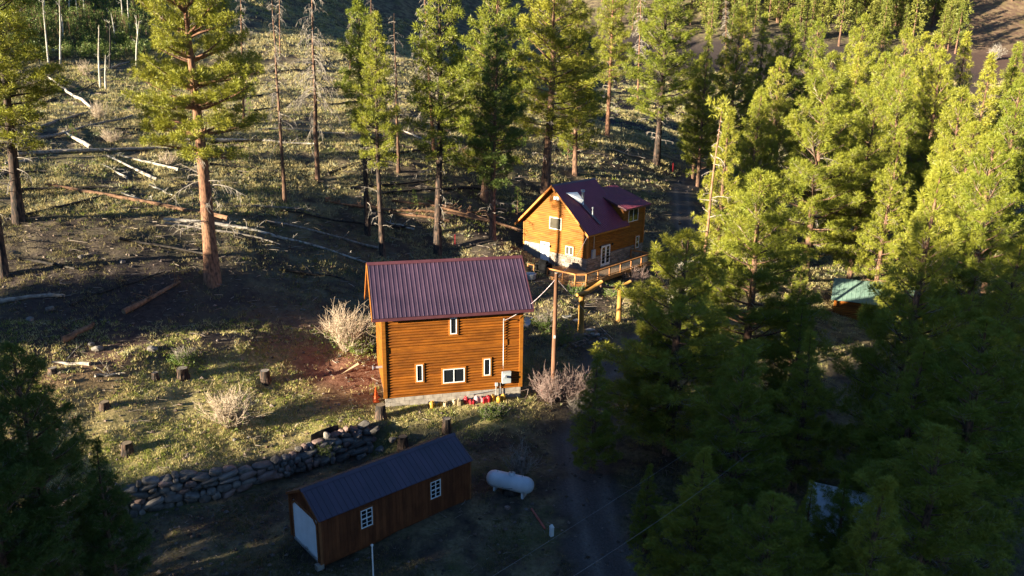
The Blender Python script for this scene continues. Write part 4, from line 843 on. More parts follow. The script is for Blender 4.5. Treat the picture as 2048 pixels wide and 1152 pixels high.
# the pines on the right, nearest first
G2 = 'pines of the wood beside the driveway'
NEAR = [
 (0, 1528, 345, 50, 1.2, 'big near pine with sunlit tip and dark skirt, in the middle of the wood'),
 (2, 1372, 466, 44, 1.38, 'near pine with broad dark skirt reaching over the driveway'),
 (3, 1196, 712, 43, 1.2, 'small dark pine leaning into the driveway beside the bare red bush'),
 (1, 1880, 340, 41, 0.95, 'near pine with dark spreading tiers in front of the brightest pine'),
 (0, 2000, 272, 60, 1.0, 'brightest rounded pine at the outer edge of the wood'),
 (1, 1893, 285, 66, 0.75, 'narrow sunlit pine tip just behind the dark tiered pine'),
 (2, 1665, 112, 80, 1.0, 'tallest sunlit pine with pale limbs standing above the trailer'),
 (3, 1462, 222, 68, 0.85, 'sunlit pine between the thin dead pine and the big near pine'),
 (1, 1850, 690, 36, 1.2, 'dark near pine at the foot of the wood, right of the trailer gap'),
 (2, 1490, 700, 37, 1.15, 'dark near pine at the foot of the wood, left of the trailer gap'),
 (0, 1975, 640, 35, 1.35, 'dark near pine in the corner of the wood'),
 (0, 1605, 520, 60, 0.6, 'half lit pine in front of the white camper'),
 (1, 1405, 900, 33, 1.35, 'low dark pine nearest the driveway in the shaded wood'),
 (3, 1625, 665, 42, 1.2, 'dark pine behind the trailer gap, below the green roofed cabin'),
 (2, 1880, 860, 30, 1.4, 'lowest dark pine in the shaded corner of the wood'),
 (0, 1548, 985, 29, 1.4, 'dark pine cut off below the trailer gap, driveway side'),
 (3, 1772, 960, 28, 1.25, 'dark pine cut off below the trailer gap, corner side'),
 (1, 2040, 480, 46, 1.2, 'half shaded pine behind the corner of the wood'),
 (3, 1694, 948, 33, 1.0, 'thin dark pine tip crossing the white ribbed trailer'),
 (1, 1628, 966, 33, 0.9, 'second thin pine tip crossing the trailer, on its driveway end'),
 (1, 1608, 600, 47, 0.9, 'dark pine between the big near pine and the green roofed cabin'),
 (3, 1300, 930, 37, 1.0, 'low dark pine skirt beside the lower overhead cable'),
 (2, 1310, 620, 46, 0.9, 'dark pine skirt below the gateway beside the drive'),
]
for q, (v, x, y, t, wd_, lab) in enumerate(NEAR): by_top(VN[v], x, y, t, 'pine_tree', lab, wd_, group=G2, rz=1.3 * q)
BACK = [(1483, 19, 118), (1531, 30, 122), (1584, 22, 124), (1640, 41, 122), (1729, 32, 122), (1722, 91, 104), (1819, 63, 118), (1850, 69, 122), (1877, 73, 112), (1931, 69, 116), (1768, 112, 100), (1815, 116, 94), (1886, 104, 97), (1979, 112, 93), (2030, 142, 96), (2050, 160, 80), (1524, 179, 84), (1420, 60, 110), (1560, 120, 98), (1750, 200, 82), (1930, 180, 82), (1800, 260, 74), (1950, 250, 74), (1775, 60, 126), (1405, 110, 114), (2040, 90, 114)]
ORD = ['first', 'second', 'third', 'fourth', 'fifth', 'sixth', 'seventh', 'eighth', 'ninth', 'tenth', 'eleventh', 'twelfth', 'thirteenth', 'fourteenth', 'fifteenth', 'sixteenth', 'seventeenth', 'eighteenth', 'nineteenth', 'twentieth', 'twenty-first', 'twenty-second', 'twenty-third', 'twenty-fourth', 'twenty-fifth']
rows_ = {'nearest': [b for b in BACK if b[2] < 85], 'middle': [b for b in BACK if 85 <= b[2] < 110], 'farthest': [b for b in BACK if b[2] >= 110]}
for q, (x, y, t) in enumerate(BACK):
    rn = [k for k in rows_ if (x, y, t) in rows_[k]][0]; ix = sorted(rows_[rn]).index((x, y, t))
    by_top(VM[q % 4], x, y, t, 'pine_tree', '%s sunlit pine from the road side in the %s row of the wood' % (ORD[ix], rn), random.uniform(0.8, 0.95), group='crowded pines behind the wood edge')
# pines by the near left corner
G3 = 'dark pines below the left end of the stone wall'
for q, (v, x, y, t, wd_, lab) in enumerate([(0, 30, 690, 30, 0.95, 'dark shaded pine in the near corner below the stony slope'), (3, 190, 880, 31.5, 0.9, 'small dark pine tip beside the left end of the stone wall'), (2, -60, 800, 28, 1.0, 'dark pine mostly cut off beside the corner pine')]):
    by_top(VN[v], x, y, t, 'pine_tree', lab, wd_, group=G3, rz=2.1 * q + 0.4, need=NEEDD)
# pines on the slope to the left, outside the picture: their shade lies across the place
sh_n = 0
def shade_tree(u, v, H, vi, wide):
    cs, sn = math.cos(SUN_AZ), math.sin(SUN_AZ); x, y = -sn * u + cs * v, cs * u + sn * v
    plant(vi, 'pine_tree', 'pine on the left hand slope outside the view, shading the yard', x, y, H, wide, group='pines shading the yard')
for q, u in enumerate(np.arange(-36, 31, 5.5)):
    shade_tree(u, -17 - 3 * math.sin(q * 2.1), 22.5 + 1.5 * math.sin(q * 1.7), VM[q % 4], 1.0); shade_tree(u + 2.7, -29 + 3 * math.sin(q * 1.3), 24 + math.sin(q), VM[(q + 1) % 4], 1.0)
for rv, rH, ru in ((-43, 25, 0), (-54, 27, 2.2), (-65, 29, 4.1)):
    for q, u in enumerate(np.arange(-38 + ru, 31, 6.0)): shade_tree(u, rv + 2 * math.sin(q), rH, VM[(q + 2) % 4], 1.0)
for q, (u, v, H) in enumerate([(73, -26, 14), (81, -33, 15), (87, -24, 13), (94, -30, 16), (104, -26, 15), (116, -30, 15), (99, -44, 17), (77, -48, 17)]): shade_tree(u, v, H, VT[q % 4], 1.1)
for u, v, H in ((33.5, -24, 13), (33, -36, 16), (35, -47, 15), (36.5, -20, 7.5), (37, -27, 7), (38.6, -31, 5.6), (39.8, -36, 6.2), (38.0, -38, 7.5)): shade_tree(u, v, H, VM[1], 1.7)
for q, (u, v, H) in enumerate([(55.5, -21, 8), (57, -28, 9), (59, -21, 7), (58, -35, 9.5), (55.8, -38, 9.5), (60, -30, 8), (57, -44, 10)]): shade_tree(u, v, H, VM[q % 4], 1.5)
# the wooded hillside across the valley
fr_ = np.random.default_rng(17); cnt = 0; far_pts = []
while cnt < 290:
    px, py = fr_.uniform(1180, 2080), fr_.uniform(-70, 105)
    if px < 1330 and fr_.random() < 0.6: continue
    if px > 1900 and py > -10 and fr_.random() < 0.72: continue
    if py > 70 + (px - 1300) * 0.05 and fr_.random() < 0.7: continue
    d = ray(px, py); P = CAM + np.arange(150, 520, 3.0)[:, None] * d; bel = P[:, 2] < hgt(P[:, 0], P[:, 1], False)
    if not bel.any(): continue
    p = P[int(np.argmax(bel))]; far_pts.append(p[:2]); cnt += 1
for q, p in enumerate(far_pts):
    plant(VF[q % 3], 'conifer_tree', 'small sunlit conifer on the hillside across the valley', p[0], p[1], fr_.uniform(13, 24), fr_.uniform(0.95, 1.3), group='conifers across the valley', need=NEEDF)

for q in range(22):  # trees added on the raised ridge, out of view, to shade the far slope
    x, y = fr_.uniform(-125, -72), fr_.uniform(135, 190); pz = gz(x, y); px, py, _ = project(np.array([x, y, pz + 0.0]))
    if px > 0 and py > -12: continue
    plant(VF[q % 3], 'conifer_tree', 'added unseen conifer on the ridge, shading the far slope', x, y, fr_.uniform(13, 19), 1.2, group='unseen conifers shading the far slope', need=NEEDF)

# ------------------------------------------------------------------ stones, logs, plants and small things
def rock_mesh(seed, m, sub=2, flat=0.75, rough=0.22):
    r = np.random.default_rng(seed); import bmesh
    bm = bmesh.new(); bmesh.ops.create_icosphere(bm, subdivisions=sub, radius=0.5)
    for v in bm.verts:
        c = np.array(v.co) * 2; c = np.sign(c) * np.abs(c) ** 0.55; v.co = Vector(c * 0.40)
    k = r.normal(size=(13, 3)); k = unit(k); h = r.uniform(0.33, 0.50, 13)
    for v in bm.verts:
        c = np.array(v.co)
        for n_, hh in zip(k, h):
            dd = c @ n_ - hh
            if dd > 0: c = c - n_ * dd * 0.97
        c = c * (1 + r.normal() * 0.02); v.co = Vector((c[0], c[1], c[2] * flat))
    me = bpy.data.meshes.new('stone'); bm.to_mesh(me); bm.free(); me.materials.append(m)
    me.polygons.foreach_set('use_smooth', np.zeros(len(me.polygons), bool)); return me
RK = [rock_mesh(200 + q, ROCKR if q % 4 == 3 else ROCK) for q in range(9)]
def put_rock(name, parent, loc, s, r, me=None):
    o = bpy.data.objects.new(name, me or r.choice(RK)); col.objects.link(o); o.parent = parent
    o.location = [float(v) for v in loc]; o.rotation_euler = (r.uniform(-.3, .3), r.uniform(-.3, .3), r.uniform(0, 6.28)); o.scale = s; return o
# retaining wall
r = random.Random(3)
wl = thing('retaining_wall', 'dry stone retaining wall of grey and reddish boulders behind the shed', 'stone wall')
def wall_at(s):
    for (ax, ay), (bx, by) in zip(WALL[:-1], WALL[1:]):
        L = math.hypot(bx - ax, by - ay)
        if s <= L: return np.array([ax + (bx - ax) * s / L, ay + (by - ay) * s / L]), np.array([(bx - ax) / L, (by - ay) / L])
        s -= L
    return np.array([bx, by]), np.array([1, 0])
row_z = 0.0; rows = [(0.0, 0.56, 0.0), (0.34, 0.50, 0.05), (0.66, 0.46, 0.12), (0.96, 0.44, 0.19), (1.25, 0.40, 0.27), (1.52, 0.36, 0.36), (1.76, 0.32, 0.5)]
for z0, hgt_, back in rows:
    s = r.uniform(0, 0.4)
    while s < 17.4:
        L = r.choice([0.4, 0.55, 0.7, 0.9, 1.2]) * r.uniform(0.85, 1.15) * (1 if z0 < 1.0 else 0.8); p, t_ = wall_at(s + L / 2); n_ = np.array([-t_[1], t_[0]])
        base = 0.02 * (p[1] - 32); top = gz(*(p + n_ * 0.9)) 
        lim = top - base + 0.15
        if z0 + hgt_ * 0.5 < lim and not (z0 > 1.6 and r.random() < 0.35):
            q = p + n_ * (back + r.uniform(-0.06, 0.08) - 0.08)
            o = put_rock('stone', wl, (q[0], q[1], base + z0 + hgt_ * 0.42 + r.uniform(-.09, .09)), (L * 1.22, r.uniform(0.6, 0.85), hgt_ * 1.4 * r.uniform(0.85, 1.4)), r)
            o.rotation_euler = (r.uniform(-.25, .25), r.uniform(-.4, .4), math.atan2(t_[1], t_[0]) + r.uniform(-.15, .15) + (PI if r.random() < .5 else 0))
        s += L * 0.92
# loose boulders at the upper end of the wall and elsewhere, each a thing
LOOSE = [(700, 905, .8, 'large grey boulder at the uphill end of the stone wall'), (735, 893, .7, 'pale cracked boulder above the shed roof'), (760, 900, .6, 'flat grey slab stone by the dark stump'), (722, 915, .7, 'rounded blue grey boulder over the shed ridge'), (690, 880, .45, 'upright small stone on the wall crest'), (745, 878, .55, 'light stone lying on the bank over the shed'),
         (604, 915, .5, 'single pale stone perched on the wall top'), (785, 880, .5, 'dark stone in the grass left of the two stumps'), (1015, 1016, .35, 'white round stone in front of the charred stump'), (1052, 1020, .25, 'small pale stone right of the white round stone'), (195, 700, .7, 'flat reddish rock beside the short sawn log'), (183, 690, .5, 'brown rock touching the short sawn log'), (305, 700, .7, 'grey rock alone on the stony shaded slope'), (163, 515, .5, 'bluish flat rock high on the dark slope'), (245, 525, .45, 'flat slab on the slope left of the big trunk'), (1360, 365, .6, 'pale stone at the edge of the upper road'), (1295, 362, .5, 'tan rock on the bank over the road bend'), (990, 490, .35, 'pale rock on the bare soil beside the dark pine foot'), (1020, 505, .4, 'flat stone left of the gabled house'), (1045, 500, .35, 'light stone against the plaster wall corner'),
         (60, 640, .5, 'brown stone among the shaded gravel near the grey log'), (100, 620, .6, 'angular dark rock above the short sawn log'), (470, 880, .3, 'small round stone below the tan bush'), (500, 875, .3, 'grey pebble stone right of the tan bush foot')]
for x, y, s, lab in LOOSE:
    p = gp(x, y); t = put_rock('boulder', None, (p[0], p[1], p[2] + s * 0.12), (s * 1.2, s, s), r); tag(t, lab, 'rock', 'loose rocks on the slope')
# low dry stone edging by the drive and stepping stones
eg = thing('stone_border', 'low heap of flat grey stones edging the drive by the log gateway', 'stone border')
for q in range(70):
    x = r.uniform(1118, 1215); y = 690 - (x - 1118) * 0.16 + r.uniform(-13, 13); p = gp(x, y); put_rock('stone', eg, (p[0], p[1], p[2] + r.uniform(0.02, 0.25)), (r.uniform(.25, .5), r.uniform(.2, .35), r.uniform(.12, .22)), r)
for x, y, lab in [(1133, 633, 'stepping stone uphill and left of the gateway post'), (1150, 640, 'stepping stone touching the left gateway post'), (1180, 660, 'large pale stepping stone right of the left gateway post'), (1190, 668, 'small stepping stone below the large pale one'), (1048, 652, 'pale flat stone beside the cabin under the dish'), (1205, 678, 'last stepping stone before the stone border')]:
    p = gp(x, y); m = MB(); k = 7; a = [(math.cos(2 * PI * q / k + 0.3) * r.uniform(.35, .5), math.sin(2 * PI * q / k + 0.3) * r.uniform(.25, .36)) for q in range(k)]
    m.prism([(u, v, -0.08) for u, v in a], [(u, v, 0.06) for u, v in a]); o = obj('stepping_stone', m, FLAG, None, p); tag(o, lab, 'stepping stone', 'stepping stones by the gateway')

# fallen logs
def fallen(x0, y0, x1, y1, rad, m, label, branches=0, taper=0.55, lift=0.0, name='fallen_log', cut=False):
    A = gp(x0, y0); B = gp(x1, y1); n = max(5, int(np.linalg.norm(B - A) / 1.5)); P = A + (B - A) * np.linspace(0, 1, n)[:, None]
    P[:, 2] = np.maximum(hgt(P[:, 0], P[:, 1]) * 0.55 + 0.45 * np.linspace(A[2], B[2], n), hgt(P[:, 0], P[:, 1]) - rad * 0.3) + rad * 0.75 + lift
    rr = np.random.default_rng(int(x0 * 7 + y0)); P[1:-1, :2] += rr.normal(size=(n - 2, 2)) * 0.11
    L = np.linalg.norm(B - A); O = P[0].copy()
    t = thing(name, label, 'log', O, 0, 'fallen logs on the slope')
    rad *= 0.86; R = np.linspace(rad, rad * taper, n) * rr.uniform(0.86, 1.12, n)
    m_ = MB().tube(P - O, R, 9); obj('trunk', m_, m, t, smooth=True)
    if cut: d = unit((P[0] - P[1])[None])[0]; obj('cut_end', MB().tube([P[0] - O + d * 0.002, P[0] - O + d * 0.02], R[0] * 0.93, 10), CUTW, t)
    branches += 3
    if branches:
        b = MB()
        for q in range(branches):
            f = rr.uniform(0.15, 0.97) * (n - 1); i_ = min(int(f), n - 2); p = P[i_] + (P[i_ + 1] - P[i_]) * (f - i_) - O; dead_branch(b, p, rr.uniform(0, 6.28), rr.uniform(0.4, 1.3), rr, -0.2, 3, rr.uniform(0.1, 1.1))
        tag(obj('broken_branches', b, m, t), kind='stuff')
    return t
W_, G_, O_, K_ = WHITEW, GREYW, ORNW, BLACKW
LOGS = [(184, 220, 80, 140, .24, W_, 0, 'straight bleached log pointing uphill, highest of the white logs'), (182, 299, 126, 267, .30, W_, 0, 'short thick bleached log with a broken upper end'), (314, 362, 214, 314, .20, W_, 2, 'bleached log downhill of the long grey log, left of its pair'), (357, 342, 243, 314, .19, W_, 1, 'bleached log lying flatter, right of its pair'), (255, 358, 204, 331, .14, W_, 2, 'thin bleached pole beside the white pair'),
 (36, 311, 345, 300, .30, G_, 9, 'long heavy grey log lying level across the white logs'), (36, 268, 200, 222, .22, G_, 3, 'grey log sweeping upward, left of the pale bush'), (36, 290, 265, 233, .22, G_, 3, 'grey log crossing below the sweeping one'), (92, 207, 190, 168, .18, K_, 4, 'dark log crossed by the highest white log'),
 (455, 441, 92, 373, .27, O_, 8, 'long reddish brown log ending beside the big orange trunk'), (328, 443, 733, 529, .22, W_, 8, 'longest pale log running down to the cabin roof'), (330, 449, 560, 492, .16, G_, 5, 'grey log lying against the longest pale log'), (244, 388, 347, 420, .13, W_, 3, 'thin pale pole uphill of the reddish brown log'), (300, 372, 345, 392, .13, W_, 2, 'short pale pole left of the big orange trunk'),
 (248, 628, 360, 568, .24, O_, 14, 'rotting brown log with many broken branches below the big trunk'), (141, 613, 330, 545, .13, K_, 6, 'thin dark branchy pole on the shaded stony slope'), (0, 607, 130, 596, .24, G_, 2, 'grey log entering the shade at the side of the stony slope'), (126, 686, 187, 652, .28, O_, 0, 'short sawn log alone on the shaded slope'), (180, 731, 105, 727, .14, G_, 1, 'thin sawn pole on the lower shaded slope'), (30, 383, 215, 376, .20, K_, 6, 'dark level log above the reddish brown log'), (20, 440, 210, 392, .17, K_, 5, 'charred log at the foot of the charred pine'), (190, 755, 240, 751, .12, G_, 2, 'grey stick on the earth bank edge'),
 (985, 447, 785, 404, .24, O_, 14, 'upper reddish felled pine with stubs, left of the gabled house'), (1046, 467, 855, 404, .25, O_, 14, 'reddish felled pine reaching the gabled house wall'), (978, 446, 706, 412, .22, O_, 12, 'reddish felled pine stretching farthest left of the pile'), (898, 445, 779, 427, .21, O_, 6, 'short reddish felled pine at the front of the pile'), (780, 424, 650, 404, .20, O_, 5, 'reddish log behind the twin charred trunks'), (828, 457, 562, 423, .17, K_, 8, 'dark thin log in the grass left of the twin trunks'), (760, 499, 535, 445, .17, G_, 6, 'grey brown log crossing the grass uphill of the longest pale log'), (828, 460, 772, 444, .14, W_, 1, 'short white pole in front of the felled pines'),
 (972, 382, 765, 389, .25, K_, 10, 'charred black log behind the felled pines'), (656, 351, 878, 300, .22, K_, 4, 'charred log slanting up between the dead trunks'), (868, 293, 803, 262, .18, W_, 3, 'pale broken log high behind the leaning pine'), (965, 345, 926, 302, .26, O_, 3, 'thick reddish log propped behind the shaded pine'), (285, 279, 380, 282, .22, W_, 3, 'pale level log beside the ponderosa trunk, left side'), (410, 280, 635, 290, .20, W_, 6, 'long pale level log right of the ponderosa trunk'), (405, 286, 620, 283, .22, K_, 4, 'charred level log behind the long pale level one'), (640, 181, 810, 178, .30, K_, 3, 'charred level log high in the grass, right of the drooping dead pine'), (655, 213, 760, 204, .26, K_, 3, 'shorter charred log below the high charred one'), (55, 113, 139, 98, .30, G_, 4, 'grey log at the edge of the aspen thicket'), (176, 151, 258, 126, .22, G_, 2, 'grey log among the bare aspen stems'), (500, 150, 600, 140, .22, K_, 3, 'charred log far up the grass beyond the slim dead pine'), (560, 190, 480, 200, .2, K_, 4, 'charred log between the dead trunks upslope'), (690, 60, 600, 20, .35, K_, 2, 'dark log on the shaded far slope'), (760, 330, 660, 345, .16, K_, 2, 'dark pole behind the drooping dead pine foot')]
LOGS += [(60, 322, 10, 330, .2, G_, 2, 'short grey log running out beside the long heavy grey log'), (420, 330, 560, 345, .16, K_, 6, 'charred branchy log between the ponderosa trunk and the slim dead pine'), (520, 262, 690, 268, .18, G_, 5, 'grey log lying level behind both drooping dead pines'), (470, 225, 600, 215, .2, K_, 4, 'charred log level with the reddish dead trunk'), (700, 250, 820, 232, .18, K_, 4, 'dark log behind the twin pines, uphill of the pale broken log'), (590, 128, 700, 140, .22, G_, 3, 'far grey log at the edge of the shaded slope'), (300, 205, 420, 190, .2, G_, 4, 'grey log half hidden behind the ponderosa crown'), (230, 262, 330, 258, .18, K_, 4, 'dark log uphill of the tan bush and white pair'), (20, 235, 120, 244, .18, K_, 4, 'dark log under the sweeping grey log'), (10, 352, 95, 345, .16, K_, 3, 'charred log beside the charred pine trunk, uphill side'), (470, 415, 640, 432, .15, G_, 6, 'thin grey log in bright grass below the slim dead pine'), (700, 378, 860, 362, .17, K_, 6, 'dark log passing behind the leaning pine trunk'), (890, 420, 1010, 436, .16, O_, 6, 'thin reddish pole behind the felled pines, beside the shaded pine'), (240, 480, 420, 512, .15, K_, 8, 'thin charred pole on the shade line left of the ponderosa foot'), (40, 520, 150, 540, .14, K_, 4, 'charred stick log on the stony shade, beside the black trunked pine'), (560, 540, 690, 560, .13, K_, 6, 'dark branchy pole between the ponderosa foot and the cabin'), (1110, 300, 1200, 310, .2, K_, 4, 'dark log under the ragged pine upslope of the house'), (1225, 300, 1290, 318, .18, G_, 4, 'grey log on the bank left of the tall full pine'), (380, 60, 440, 50, .3, G_, 2, 'grey log far behind the top of the ponderosa crown'), (640, 95, 720, 88, .25, K_, 2, 'dark log on the far shaded slope, lower of two')]
for x0, y0, x1, y1, rad, m, b, lab in LOGS: fallen(x0, y0, x1, y1, rad, m, lab, b, cut=('sawn' in lab or m is O_))
# tree stumps
def stump(x, y, h, rad, label, m=BARKM, top=CUTW, lean=0.0):
    m = BARKD if m is BARKM else m; h *= 0.8
    p = gp(x, y); t = thing('tree_stump', label, 'stump', p, random.uniform(0, 6), 'tree stumps'); rr = np.random.default_rng(int(x)); k = 12
    m_ = MB(); V = []
    for q, (z, s) in enumerate(((-0.3, 1.35), (0.05, 1.18), (h * 0.4, 1.02), (h, 0.95))):
        V += [((rad * s * (1 + 0.10 * math.sin(3 * a + x) + rr.normal() * 0.03)) * math.cos(a) + lean * z, (rad * s * (1 + rr.normal() * 0.03)) * math.sin(a), z) for a in np.arange(k) * 2 * PI / k]
    m_.add(V, [(r0 * k + q, r0 * k + (q + 1) % k, (r0 + 1) * k + (q + 1) % k, (r0 + 1) * k + q) for r0 in range(3) for q in range(k)]); obj('bark', m_, m, t)
    c = MB(); c.add([(v[0] * 0.96 + lean * h * 0.04, v[1] * 0.96, v[2] - 0.01) for v in V[-k:]], [tuple(range(k))]); obj('cut_top', c, top, t); return t
for a in [(255, 905, .75, .30, 'pale topped stump on the sunlit dry bank', BARKM, CUTW), (366, 754, .8, .36, 'rough stump under the bright little shrub on the earth bank', BARKM, GREYW), (311, 756, .5, .2, 'small dark stump left of the rough one on the earth bank', BARKD, GREYW), (210, 816, .5, .28, 'split stump in the shade of the earth bank', BARKD, CUTW), (531, 762, .95, .32, 'weathered leaning stump in the green grass', BARKM, GREYW), (762, 836, 1.15, .33, 'tall dark stump at the cabin foundation corner', BARKD, CUTW), (806, 893, .9, .30, 'dark stump with pale cut top above the shed roof', BARKD, CUTW), (893, 862, 1.1, .28, 'ragged rotten stump in the bank below the cabin', BARKM, GREYW), (1022, 985, 1.0, .46, 'broad charred stump in front of the white gas tank', BLACKW, BARKD), (1043, 925, .35, .28, 'low pale stump behind the gas tank', BARKM, GREYW), (655, 400, .4, .25, 'sawn stump at the end of the reddish log', BARK, CUTW), (106, 745, .4, .25, 'hollow dark stump near the corner pine', BARKD, GREYW)]: stump(*a)

# bare bushes
def bush(x, y, h, w_, n, m, label, lean=(0, 0), leafy=None, group='bare bushes', nl=0, name='bare_bush', th=0.016):
    p = gp(x, y); t = thing(name, label, 'bush', p, 0, group); rr = np.random.default_rng(int(x * 3 + y)); B = MB(); tips = []
    for q in range(n):
        a = rr.uniform(0, 6.28); sp = rr.uniform(0.1, 1.0) ** 0.8 * w_ / h; d = np.array([math.cos(a) * sp + lean[0], math.sin(a) * sp + lean[1], 1.0]); L = h * rr.uniform(0.6, 1.15)
        br = bent(np.array([math.cos(a) * 0.35 * rr.random(), math.sin(a) * 0.35 * rr.random(), -0.1]), d, L, 0.2, rr, 5, 0.17); B.tube(br, np.linspace(th * 1.3, 0.006, 6), 3, cap=False); tips.append(br[-1])
        for s in range(7):
            f = rr.uniform(0.25, 0.98) * 4.99; i_ = int(f); c = br[i_] + (br[i_ + 1] - br[i_]) * (f - i_); e = bent(c, unit(unit(br[i_ + 1] - br[i_]) + rr.normal(size=3) * 0.6), L * rr.uniform(0.12, 0.38), 0.2, rr, 2, 0.3); B.tube(e, [th * .7, th * .55, 0.005], 3, cap=False); tips.append(e[-1])
    tag(obj('stems', B, m, t), kind='stuff')
    if leafy is not None:
        P_ = np.array(tips)[rr.integers(0, len(tips), nl)] * [1, 1, rr.uniform(0.35, 0.9)] + rr.normal(size=(nl, 3)) * 0.12; Lm = MB(); tufts(Lm, P_, unit(rr.normal(size=(nl, 3)) + [0, 0, .6]), np.full(nl, 0.16), 7, 0.03, 0.8, rr); obj('leaves', Lm, leafy, t)
    return t
bush(692, 700, 3.0, 1.9, 150, PALETWIG, 'largest bare pale bush beside the cabin wall', lean=(0.1, 0), leafy=SHRUB, nl=160)
bush(722, 705, 1.6, 1.2, 40, GREYW, 'green leafed shrub with white twigs under the largest pale bush', leafy=SHRUB, nl=420, name='leafy_shrub', group='green shrubs')
bush(458, 850, 2.1, 1.7, 130, PALETWIG, 'rounded tan bare bush on the sunlit bank', leafy=SHRUB, nl=120)
bush(1098, 800, 2.2, 1.9, 110, REDTWIG, 'reddish bare bush behind the utility pole')
bush(1138, 800, 2.3, 1.8, 110, REDTWIG, 'greyer half of the bare thicket right of the utility pole', lean=(0.2, 0))
bush(1160, 838, 1.6, 2.0, 80, GREYW, 'grey arching bare bush below the utility pole', lean=(0.5, -0.2))
bush(197, 238, 1.9, 1.2, 50, PALETWIG, 'pinkish bare bush between the grey fallen logs')
bush(172, 150, 2.0, 1.5, 50, PALETWIG, 'pale bare bush among the aspen stems', leafy=LEAF, nl=60)
bush(222, 285, 1.5, 1.3, 60, PALETWIG, 'tan bare bush below the crossing grey logs')
bush(70, 175, 1.8, 1.8, 60, GREYW, 'grey bare thicket uphill of the highest white log')
bush(335, 330, 1.4, 1.0, 40, PALETWIG, 'small tan bare bush left of the ponderosa trunk')
bush(1272, 572, 1.9, 1.5, 60, REDTWIG, 'grey pink bare bush below the deck railing')
bush(1040, 948, 1.7, 1.3, 45, GREYW, 'dark bare bush growing over the gas tank')
bush(1990, 120, 5, 4, 60, WHITEW, 'white bare tree skeleton beyond the wood', name='bare_tree', th=0.05)
bush(1128, 690, 1.9, 0.9, 30, GREYW, 'yellow green shrub just right of the utility pole', leafy=SHRUB, nl=420, name='leafy_shrub', group='green shrubs')
bush(1090, 655, 1.5, 1.6, 30, GREYW, 'dark juniper like shrub under the power drop beside the cabin', leafy=NEEDD, nl=500, name='leafy_shrub', group='green shrubs')
bush(1148, 590, 1.2, 0.8, 20, GREYW, 'green shrub under the corner of the deck', leafy=SHRUB, nl=200, name='leafy_shrub', group='green shrubs')
bush(1225, 590, 1.0, 1.5, 30, GREYW, 'dry green shrub behind the gateway posts', leafy=SHRUB, nl=200, name='leafy_shrub', group='green shrubs')
bush(1325, 520, 2.4, 1.6, 30, GREYW, 'dark shrub at the far end of the deck', leafy=NEEDD, nl=500, name='leafy_shrub', group='green shrubs')
bush(985, 830, 0.8, 2.0, 60, GREYW, 'low dark shrub in the bank under the fuel cans', leafy=NEEDD, nl=380, name='leafy_shrub', group='green shrubs')
bush(645, 905, 0.9, 0.8, 40, GREYW, 'olive shrub growing through the stone wall', leafy=NEEDD, nl=220, name='leafy_shrub', group='green shrubs')
bush(372, 728, 1.2, 0.7, 30, GREYW, 'bright yellow green shrub above the rough stump', leafy=SHRUB, nl=260, name='leafy_shrub', group='green shrubs')
SEEDL = [(148, 282, 1.8, 'bright seedling pine beside the thick white log'), (500, 235, 2.4, 'seedling pine behind the slim dead pine'), (395, 290, 1.4, 'seedling at the foot of the crown shade left of the trunk'), (555, 310, 1.6, 'seedling pine left of the drooping dead pine'), (500, 318, 1.5, 'seedling pine in the bright grass above the logs'), (830, 415, 2.0, 'seedling pine beyond the felled pines'), (880, 320, 2.6, 'young pine right of the leaning pine trunk'), (1035, 430, 3.2, 'young pine beside the gabled house roof'), (470, 330, 1.3, 'small seedling above the pale level log'), (340, 300, 1.4, 'small seedling among the pale logs'), (905, 335, 1.8, 'young pine under the dark shaded pine')]
for x, y, H, lab in SEEDL: p = gp(x, y); plant(VSEED, 'pine_seedling', lab, p[0], p[1], H, 1.0, group='young pines on the slope')
# bare aspen stems
ASP = [(97, 128, 85, 0), (120, 130, 118, -20), (125, 92, 123, 28), (158, 50, 150, -10), (172, 50, 166, -20), (200, 175, 198, 50), (211, 178, 211, 110), (219, 140, 219, 38), (231, 95, 222, 25), (246, 65, 241, -20), (260, 68, 254, -20), (272, 140, 278, 42), (140, 40, 138, -20), (88, 40, 87, -30), (275, 105, 272, 30)]
for q, (x, y, tx, ty) in enumerate(ASP):
    p = gp(x, y); d = ray(tx, ty); ap = CAM + d * (p[1] / d[1]); t = thing('aspen_stem', '%s bare aspen stem counted from the charred pine side of the thicket' % ['first', 'second', 'third', 'fourth', 'fifth', 'sixth', 'seventh', 'eighth', 'ninth', 'tenth', 'eleventh', 'twelfth', 'thirteenth', 'fourteenth', 'fifteenth'][sorted(range(15), key=lambda k: ASP[k][0]).index(q)], 'aspen', p, 0, 'bare aspen stems')
    v = ap - p; mid = v * 0.5 + np.array([0.15 * math.sin(q), 0, 0]); obj('trunk', MB().tube([(0, 0, -0.3), mid * 0.5, mid, v], [0.14, 0.12, 0.1, 0.05], 7), BLACKW if q == 7 else ASPENB, t, smooth=True)
    b = MB(); rr = np.random.default_rng(q)
    for k in range(5): dead_branch(b, v * rr.uniform(0.5, 0.98), rr.uniform(0, 6.28), rr.uniform(0.4, 1.2), rr, -0.1, 2, 0.7)
    tag(obj('dead_branches', b, ASPENB, t), kind='stuff')
